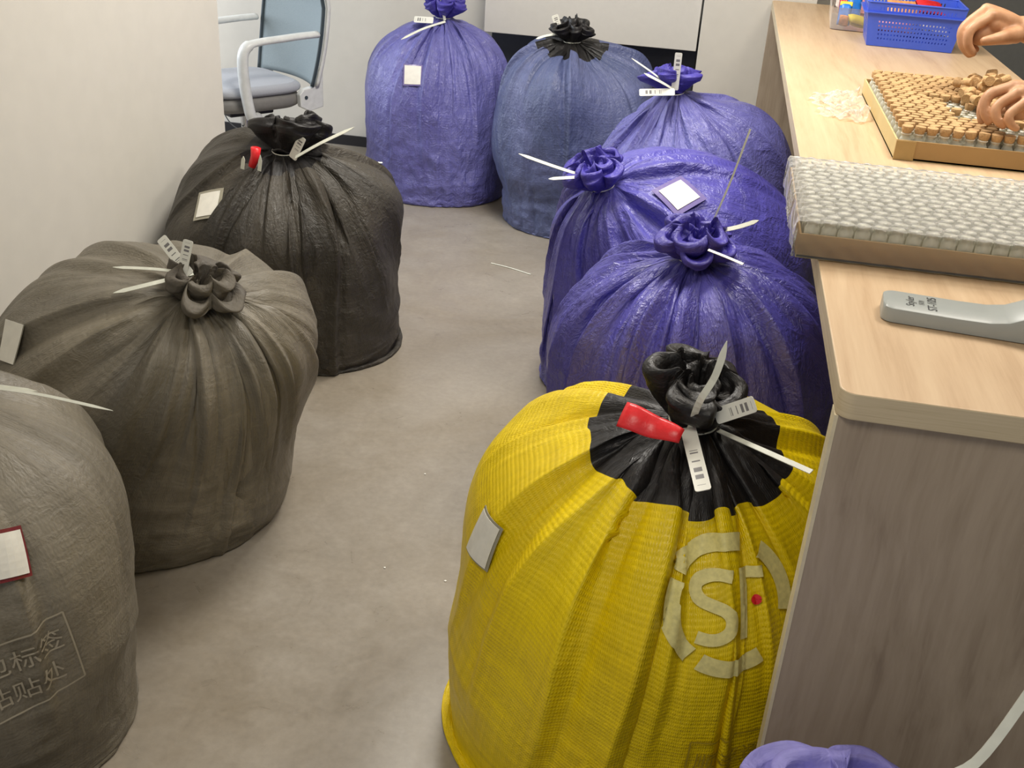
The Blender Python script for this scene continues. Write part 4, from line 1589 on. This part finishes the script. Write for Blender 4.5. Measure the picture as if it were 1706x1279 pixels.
# hand-held detector
def make_device():
    root = empty('handheld_detector', (0.46, 1.545, 1.0), 'pale grey hand-held detector with dark printed lettering on the counter', 'device', rz=-0.10)
    gm = plain('detector_grey_plastic', srgb(158, 163, 160), 0.38, vary=0.02)
    prof = [(-0.150, 0.024), (-0.06, 0.0235), (-0.02, 0.0245), (0.005, 0.029), (0.025, 0.039), (0.040, 0.049), (0.050, 0.053), (0.24, 0.055)]
    N = 24
    n_cap = 8
    hw = 0.040
    secs = []
    for k_ in range(n_cap + 1):
        a = math.pi / 2 * k_ / n_cap
        secs.append((-0.150 - 0.0 + -0.018 * math.cos(a) + 0.0, 0.022 + 0.018 * math.sin(a), 0.024))
    for x, z in prof[1:]:
        secs.append((x, hw, z))
    # refine between profile points
    fine = []
    for a, b in zip(secs[:-1], secs[1:]):
        m_ = 6 if b[0] - a[0] > 0.02 else 2
        for k_ in range(m_):
            t = k_ / m_
            fine.append(tuple(a[q_] + (b[q_] - a[q_]) * t for q_ in range(3)))
    fine.append(secs[-1])
    b = MB()
    rows = []
    for x, hy, z in fine:
        e = 0.004
        sec = [(-hy, 0.0015), (-hy, z - e * 1.6), (-hy + e * 0.5, z - e * 0.5), (-hy + e * 1.6, z), (0, z - 0.0006), (hy - e * 1.6, z), (hy - e * 0.5, z - e * 0.5), (hy, z - e * 1.6), (hy, 0.0015)]
        rows.append([(x, y, zz) for y, zz in sec])
    b.grid(rows)
    n = 9
    b.add([rows[0][k_] for k_ in range(n)], [tuple(range(n))])
    b.add([rows[-1][k_] for k_ in range(n)], [tuple(range(n - 1, -1, -1))])
    for k_ in range(len(rows) - 1):
        b.add([rows[k_][0], rows[k_][8], rows[k_ + 1][8], rows[k_ + 1][0]], [(0, 1, 2, 3)])
    body = b.build('detector_body', gm, root, smooth=True, world=False, fix=True, sharp=35)
    MB().box((0.145, 0.0, 0.0558), (0.18, 0.062, 0.002)).build('control_plate', M['white_plastic'], root, world=False)
    btn = plain('button_grey', srgb(90, 84, 92), 0.4)
    for k_, y in enumerate((0.020, 0.002, -0.016)):
        MB().lathe([(0.008, 0.0), (0.0078, 0.0022), (0.006, 0.003)], 16, (0.075, y, 0.0565)).build('button', btn, root, smooth=True, world=False)
    # lettering runs across the paddle
    tm = MB()
    for txt, sz, ox in (('ST-105', 0.019, -0.092), ('Styler', 0.017, -0.124), ('\u63a2\u6d4b', 0.009, -0.110)):
        vs_, fs_ = text2d(txt, sz, 0.02)
        wdt = max(v[0] for v in vs_)
        tm.add([(ox - y, -wdt / 2 + x, 0.0242) for x, y in vs_], fs_)
    tm.build('printed_lettering', M['dark_ink'], root, world=False)
    return root


make_device()

# blue perforated basket
def make_basket():
    blue = plain('blue_basket_plastic', srgb(62, 92, 204), 0.35, vary=0.04)
    root = empty('plastic_basket', (0.685, 4.36, 1.0), 'blue perforated plastic basket on the counter behind the vials', 'basket', rz=-0.05)
    w0, w1, d0, d1, h = 0.150, 0.172, 0.125, 0.145, 0.155

    def wall(p00, p10, p11, p01, nm, ncell):
        """perforated wall between four corners: slots in rows"""
        p00, p10, p11, p01 = map(Vector, (p00, p10, p11, p01))
        rowsz = [0.0, 0.16, 0.20, 0.255, 0.295, 0.35, 0.39, 0.445, 0.485, 0.54, 0.58, 0.635, 0.76, 0.82, 0.90, 1.0]
        slot = {2, 4, 6, 8, 10, 13}
        slot = {1, 3, 5, 7, 9, 12}
        us = [0.0, 0.10]
        for k_ in range(ncell):
            a = 0.10 + 0.80 * (k_ + 0.62) / ncell
            b_ = 0.10 + 0.80 * (k_ + 1.0) / ncell
            us += [a, b_]
        us.append(1.0)
        m_ = MB()
        pt = lambda u, v: (p00 * (1 - u) + p10 * u) * (1 - v) + (p01 * (1 - u) + p11 * u) * v
        P = [[pt(u, v) for u in us] for v in rowsz]
        vs_ = [p for r_ in P for p in r_]
        fs_ = []
        n = len(us)
        for j in range(len(rowsz) - 1):
            for i in range(n - 1):
                hole = (j in (1, 3, 5, 7, 9, 13)) and i >= 2 and i % 2 == 0 and i < n - 2
                if j in (1, 3, 5, 7, 9, 13) and i >= 1 and (i - 1) % 2 == 1 and i < n - 2:
                    hole = True
                if hole:
                    continue
                fs_.append((j * n + i, j * n + i + 1, (j + 1) * n + i + 1, (j + 1) * n + i))
        m_.add(vs_, fs_)
        o = m_.build(nm, blue, root, world=False)
        sd_ = o.modifiers.new('solidify', 'SOLIDIFY')
        sd_.thickness = 0.0025
        return o
    c0 = [(-w0, -d0, 0.002), (w0, -d0, 0.002), (w0, d0, 0.002), (-w0, d0, 0.002)]
    c1 = [(-w1, -d1, h), (w1, -d1, h), (w1, d1, h), (-w1, d1, h)]
    for k_ in range(4):
        q_ = (k_ + 1) % 4
        wall(c0[k_], c0[q_], c1[q_], c1[k_], 'basket_wall', 22 if k_ % 2 == 0 else 18)
    MB().box((0, 0, 0.0032), (2 * w0, 2 * d0, 0.003)).build('basket_floor', blue, root, world=False)
    zf = 0.118
    f = zf / h
    wf, df = w0 + (w1 - w0) * f, d0 + (d1 - d0) * f
    outer = rounded_rect(-wf - 0.014, wf + 0.014, -df - 0.010, df + 0.010, 0.02, 5)
    inner = rounded_rect(-wf + 0.001, wf - 0.001, -df + 0.001, df - 0.001, 0.006, 5)
    n = len(outer)
    m_ = MB()
    vs_ = [(x, y, zf + 0.003) for x, y in outer] + [(x, y, zf + 0.003) for x, y in inner] + [(x, y, zf - 0.001) for x, y in outer] + [(x, y, zf - 0.001) for x, y in inner]
    fs_ = []
    for i in range(n):
        k_ = (i + 1) % n
        fs_ += [(i, k_, n + k_, n + i), (2 * n + k_, 2 * n + i, 3 * n + i, 3 * n + k_), (i, 2 * n + i, 2 * n + k_, k_)]
    m_.add(vs_, fs_)
    m_.build('rim_flange', blue, root, world=False)
    m_ = MB()
    m_.tube([Vector((x, y, h)) for x, y in rounded_rect(-w1, w1, -d1, d1, 0.012, 4)], 0.0035, 8, closed=True)
    m_.build('rim', blue, root, smooth=True, world=False)
    return root


make_basket()


def packet(name, label, cat, loc, dims, mat, rot=(0, 0, 0), group=None, cap=None):
    """puffed sealed packet"""
    rows = []
    n = 14
    for side in (1, -1):
        for j in range(n + 1):
            v = j / n * 2 - 1
            rows.append([(dims[0] / 2 * (2 * i / n - 1), dims[1] / 2 * v, side * dims[2] / 2 * max(0.06, (1 - (2 * i / n - 1) ** 4) * (1 - v ** 4)) ** 0.6) for i in range(n + 1)])
    m_ = MB()
    m_.grid(rows[:n + 1])
    m_.grid(rows[n + 1:])
    o = m_.build(name, mat, None, smooth=True, fix=True)
    o.location = loc
    o.rotation_euler = rot
    tag(o, label, cat, group)
    if cap:
        MB().box((0, dims[1] * 0.40, 0), (dims[0] * 0.98, dims[1] * 0.2, dims[2] * 0.75)).build('packet_top', cap, o, bevel=0.004, world=False)
    return o


bluep = plain('blue_packet_film', srgb(34, 120, 214), 0.3, vary=0.2, scale=60)
yellowp = plain('yellow_packet_film', srgb(236, 220, 62), 0.35)
redp = plain('red_packet_film', srgb(206, 40, 44), 0.3, vary=0.2, scale=70)
pinkp = plain('pink_packet_film', srgb(226, 150, 160), 0.4, vary=0.25, scale=90)
whitep = plain('white_packet_film', srgb(228, 222, 214), 0.4, vary=0.1, scale=80)
orangep = plain('orange_packet_film', srgb(222, 150, 90), 0.4, vary=0.25, scale=80)
packet('red_packet', 'glossy red packet inside the blue basket', 'packet', (0.735, 4.31, 1.14), (0.10, 0.07, 0.035), redp, (0.5, 0.1, 0.3))
packet('pink_packet', 'pink patterned packet inside the blue basket', 'packet', (0.62, 4.31, 1.08), (0.12, 0.09, 0.04), pinkp, (0.7, 0.0, -0.2))
packet('white_packet', 'white packet low inside the blue basket', 'packet', (0.77, 4.36, 1.07), (0.11, 0.12, 0.05), whitep, (0.3, 0.3, 0.2))
packet('orange_packet', 'orange and pink packet at the back of the blue basket', 'packet', (0.66, 4.42, 1.11), (0.12, 0.08, 0.04), orangep, (0.9, 0.0, 0.1))

# clear lidless tub with packets, left of the basket
tub = empty('clear_tub', (0.58, 4.83, 1.0), 'shallow clear plastic tub of bright packets left behind the basket', 'tub', rz=-0.06)
pl_ = rounded_rect(-0.15, 0.17, -0.27, 0.27, 0.03, 6)
m_ = MB()
n = len(pl_)
vs_ = [(x * 0.96, y * 0.97, 0.003) for x, y in pl_] + [(x, y, 0.085) for x, y in pl_] + [(x * 1.04, y * 1.03, 0.087) for x, y in pl_]
fs_ = [tuple(range(n - 1, -1, -1))] + [(i, (i + 1) % n, n + (i + 1) % n, n + i) for i in range(n)] + [(n + i, n + (i + 1) % n, 2 * n + (i + 1) % n, 2 * n + i) for i in range(n)]
m_.add(vs_, fs_)
o_ = m_.build('tub_shell', glassy('tub_plastic', (0.86, 0.80, 0.74, 1), 0.15, 0.18), tub, smooth=True, world=False, sharp=40)
for lab, loc, dm, mt, rt, cp in (
        ('blue packet with a yellow top leaning in the clear tub, leftmost', (0.475, 4.66, 1.055), (0.05, 0.09, 0.035), bluep, (1.25, 0.0, -0.1), yellowp),
        ('blue packet behind the leftmost one in the clear tub', (0.515, 4.75, 1.07), (0.06, 0.10, 0.035), bluep, (1.2, 0.1, 0.2), None),
        ('yellow packet lying low in the front of the clear tub', (0.525, 4.62, 1.035), (0.075, 0.06, 0.035), yellowp, (0.4, 0.2, 0.3), None),
        ('red packet standing at the back of the clear tub', (0.50, 4.86, 1.085), (0.07, 0.10, 0.04), redp, (1.2, 0.0, 0.1), None),
        ('white and grey packet at the left wall of the clear tub', (0.475, 4.93, 1.055), (0.045, 0.12, 0.05), whitep, (0.2, 0.5, 0.0), None),
        ('pink packet in the clear tub by its left wall', (0.56, 5.0, 1.055), (0.09, 0.12, 0.05), pinkp, (0.5, 0.1, 0.0), None),
        ('orange packet in the front corner of the clear tub', (0.470, 4.60, 1.035), (0.035, 0.05, 0.025), orangep, (0.7, 0.1, 0.0), None)):
    packet('sweet_packet', lab, 'packet', loc, dm, mt, rt, 'packets in the clear tub', cp)

# ------------------------------------------------------------------ person at the counter: both arms reach in from the right
def skin_mat():
    t = NT('skin')
    v = t.mapping('Object')
    n1 = t.noise(v, 30, 4)
    t.p(base=t.ramp(n1, [(0.3, srgb(176, 128, 92)), (0.7, srgb(198, 152, 116))]), rough=0.5, sss=0.08, normal=t.bump(t.noise(v, 220, 3), 0.12, 0.002))
    t.b.inputs['Subsurface Radius'].default_value = (0.012, 0.005, 0.003)
    return t.m


def capsules(mb, pts, rad, n=14):
    """closed round-ended limb through points with radii"""
    P = [Vector(p) for p in pts]
    Q, Rr = [], []
    d0 = (P[1] - P[0]).normalized()
    d1 = (P[-1] - P[-2]).normalized()
    for k_ in range(5):
        a = math.pi / 2 * (k_ + 0.35) / 5.35
        Q.append(P[0] - d0 * rad[0] * math.cos(a))
        Rr.append(rad[0] * math.sin(a))
    m_ = len(P)
    for i in range(m_ - 1):
        p0, p1, p2, p3 = P[max(i - 1, 0)], P[i], P[i + 1], P[min(i + 2, m_ - 1)]
        for k_ in range(6):
            t = k_ / 6
            Q.append(0.5 * ((2 * p1) + (p2 - p0) * t + (2 * p0 - 5 * p1 + 4 * p2 - p3) * t * t + (3 * p1 - p0 - 3 * p2 + p3) * t ** 3))
            Rr.append(rad[i] + (rad[i + 1] - rad[i]) * t)
    Q.append(P[-1])
    Rr.append(rad[-1])
    for k_ in range(5):
        a = math.pi / 2 * (k_ + 1) / 5.35
        Q.append(P[-1] + d1 * rad[-1] * math.sin(a))
        Rr.append(rad[-1] * math.cos(a))
    mb.tube(Q, Rr, n)


def remeshed(mb, name, mat, parent, vox, it=4):
    o = mb.build(name, mat, parent, smooth=True, fix=True)
    r_ = o.modifiers.new('remesh', 'REMESH')
    r_.mode = 'VOXEL'
    r_.voxel_size = vox
    r_.use_smooth_shade = True
    sm = o.modifiers.new('smooth', 'SMOOTH')
    sm.factor = 0.5
    sm.iterations = it
    return o


b = MB()
# left hand, lower in the photograph: pinching a cork in the tray
W2 = (0.775, 2.640, 1.150)
mcp = [(0.672, 2.640, 1.163), (0.662, 2.612, 1.172), (0.668, 2.585, 1.163), (0.682, 2.560, 1.148)]
pip = [(0.622, 2.628, 1.150), (0.612, 2.598, 1.150), (0.628, 2.570, 1.132), (0.652, 2.546, 1.122)]
dip = [(0.607, 2.618, 1.117), (0.607, 2.585, 1.117), (0.632, 2.560, 1.106), (0.658, 2.540, 1.102)]
tipp = [(0.612, 2.610, 1.090), (0.620, 2.578, 1.096), (0.648, 2.560, 1.094), (0.672, 2.542, 1.094)]
fr_ = [0.0118, 0.0122, 0.0118, 0.0105]
for a_, p_, d_, t_, f_ in zip(mcp, pip, dip, tipp, fr_):
    capsules(b, [a_, p_, d_, t_], [f_ * 1.12, f_ * 1.05, f_ * 0.92, f_ * 0.82])
    capsules(b, [W2, ((W2[0] + a_[0]) / 2, (W2[1] + a_[1]) / 2, (W2[2] + a_[2]) / 2 + 0.004), a_], [0.021, 0.017, f_ * 1.25])
    capsules(b, [(W2[0] - 0.01, W2[1], W2[2] - 0.010), (a_[0] + 0.012, a_[1], a_[2] - 0.014)], [0.018, 0.012])
capsules(b, [(0.745, 2.625, 1.135), (0.675, 2.600, 1.132)], [0.026, 0.024], 16)
capsules(b, [(0.735, 2.61, 1.128), (0.672, 2.578, 1.122)], [0.022, 0.019], 16)
capsules(b, [(0.755, 2.655, 1.140), (0.715, 2.680, 1.125), (0.670, 2.672, 1.108), (0.628, 2.640, 1.094)], [0.018, 0.014, 0.0115, 0.0088])
EL2 = (1.08, 2.66, 1.19)
capsules(b, [W2, (0.90, 2.650, 1.165), EL2], [0.026, 0.036, 0.044], 20)
# right hand, upper: raised and closed over a cork
W1 = (0.752, 3.050, 1.245)
mcp = [(0.668, 3.012, 1.273), (0.655, 3.038, 1.284), (0.660, 3.064, 1.278), (0.672, 3.088, 1.264)]
pip = [(0.622, 2.992, 1.240), (0.608, 3.018, 1.238), (0.614, 3.046, 1.232), (0.630, 3.072, 1.228)]
dip = [(0.620, 2.986, 1.205), (0.611, 3.008, 1.200), (0.620, 3.036, 1.196), (0.637, 3.062, 1.200)]
tipp = [(0.638, 2.988, 1.182), (0.634, 3.006, 1.176), (0.643, 3.032, 1.174), (0.658, 3.056, 1.182)]
for a_, p_, d_, t_, f_ in zip(mcp, pip, dip, tipp, fr_):
    capsules(b, [a_, p_, d_, t_], [f_ * 1.15, f_ * 1.08, f_ * 0.96, f_ * 0.85])
    capsules(b, [W1, ((W1[0] + a_[0]) / 2, (W1[1] + a_[1]) / 2, (W1[2] + a_[2]) / 2 + 0.004), a_], [0.024, 0.019, f_ * 1.3])
    capsules(b, [(W1[0] - 0.01, W1[1], W1[2] - 0.012), (a_[0] + 0.012, a_[1], a_[2] - 0.022)], [0.022, 0.016])
capsules(b, [(0.735, 3.015, 1.232), (0.702, 2.986, 1.228), (0.676, 2.974, 1.222), (0.654, 2.974, 1.216)], [0.023, 0.0165, 0.0135, 0.0105])
capsules(b, [(0.725, 3.04, 1.235), (0.655, 3.03, 1.225)], [0.032, 0.030], 16)
EL1 = (1.08, 3.08, 1.18)
capsules(b, [W1, (0.86, 3.055, 1.225), EL1], [0.030, 0.042, 0.047], 20)
# upper arms, trunk, neck, head, legs: the rest of the standing figure beyond the frame
SH2, SH1 = (1.40, 2.68, 1.36), (1.40, 3.06, 1.36)
capsules(b, [EL2, SH2], [0.045, 0.052], 18)
capsules(b, [EL1, SH1], [0.047, 0.052], 18)
capsules(b, [SH2, (1.41, 2.87, 1.38), SH1], [0.055, 0.075, 0.055], 18)
for dy in (-0.07, 0.07):
    capsules(b, [(1.41, 2.87 + dy, 1.33), (1.42, 2.87 + dy, 1.10), (1.42, 2.87 + dy, 0.88)], [0.095, 0.085, 0.10], 20)
    capsules(b, [(1.42, 2.87 + dy * 1.2, 0.88), (1.42, 2.87 + dy * 1.3, 0.48), (1.44, 2.87 + dy * 1.3, 0.09)], [0.085, 0.056, 0.040], 18)
    capsules(b, [(1.45, 2.87 + dy * 1.3, 0.042), (1.28, 2.87 + dy * 1.5, 0.034)], [0.038, 0.030], 14)
capsules(b, [(1.42, 2.87, 1.38), (1.40, 2.87, 1.50)], [0.055, 0.052], 18)
capsules(b, [(1.39, 2.87, 1.52), (1.375, 2.87, 1.60)], [0.066, 0.080], 22)
capsules(b, [(1.30, 2.87, 1.565), (1.285, 2.87, 1.545)], [0.013, 0.014], 12)
for dy in (-0.078, 0.078):
    capsules(b, [(1.39, 2.87 + dy, 1.585), (1.39, 2.87 + dy, 1.555)], [0.012, 0.009], 10)
person = remeshed(b, 'person', skin_mat(), None, 0.0035, 5)
tag(person, 'person reaching in from the right with bare forearms, one hand picking at the corks', 'person')
cloth_dark = plain('dark_shirt_cloth', srgb(44, 44, 48), 0.85, bump=0.2, scale=200)
b = MB()
for e_, s_ in ((EL2, SH2), (EL1, SH1)):
    e_, s_ = Vector(e_), Vector(s_)
    capsules(b, [e_.lerp(s_, 0.35), s_], [0.066, 0.066], 18)
capsules(b, [SH2, (1.41, 2.87, 1.375), SH1], [0.066, 0.084, 0.066], 18)
for dy in (-0.07, 0.07):
    capsules(b, [(1.41, 2.87 + dy, 1.33), (1.42, 2.87 + dy, 1.10), (1.42, 2.87 + dy, 0.90)], [0.106, 0.100, 0.116], 20)
remeshed(b, 'shirt', cloth_dark, person, 0.007)
b = MB()
for dy in (-0.07, 0.07):
    capsules(b, [(1.42, 2.87 + dy * 1.0, 0.92), (1.42, 2.87 + dy * 1.3, 0.48), (1.44, 2.87 + dy * 1.3, 0.12)], [0.108, 0.078, 0.062], 18)
remeshed(b, 'trousers', plain('dark_trouser_cloth', srgb(40, 42, 50), 0.85), person, 0.008)
b = MB()
capsules(b, [(1.41, 2.87, 1.57), (1.40, 2.87, 1.625)], [0.082, 0.082], 20)
remeshed(b, 'hair', plain('black_hair', srgb(22, 20, 20), 0.5), person, 0.006)

# ------------------------------------------------------------------ specks and scraps on the floor
for k_, (px_, py_) in enumerate(((742, 968), (641, 946), (708, 790))):
    q_ = at(px_, py_, z=0.0)
    b = MB()
    b.prism([(0.003 * math.cos(a) * rnd.uniform(0.6, 1.2), 0.003 * math.sin(a) * rnd.uniform(0.6, 1.2)) for a in [i * 6.283 / 7 for i in range(7)]], 0.0006, 0.002, tf=lambda v: v + q_)
    tag(b.build('paper_scrap', M['white_plastic'], None), 'tiny white scrap on the bare floor between the sacks', 'scrap', 'scraps on the floor')
o_ = strap([at(818, 438, z=0.0025), at(850, 446, z=0.0025), at(884, 457, z=0.0025)], 0.006, 0.0015, (0, 0, 1), 0).build('cable_tie_scrap', M['tie'], None)
tag(o_, 'cut off white cable tie lying on the floor near the slate blue sack', 'cable tie')
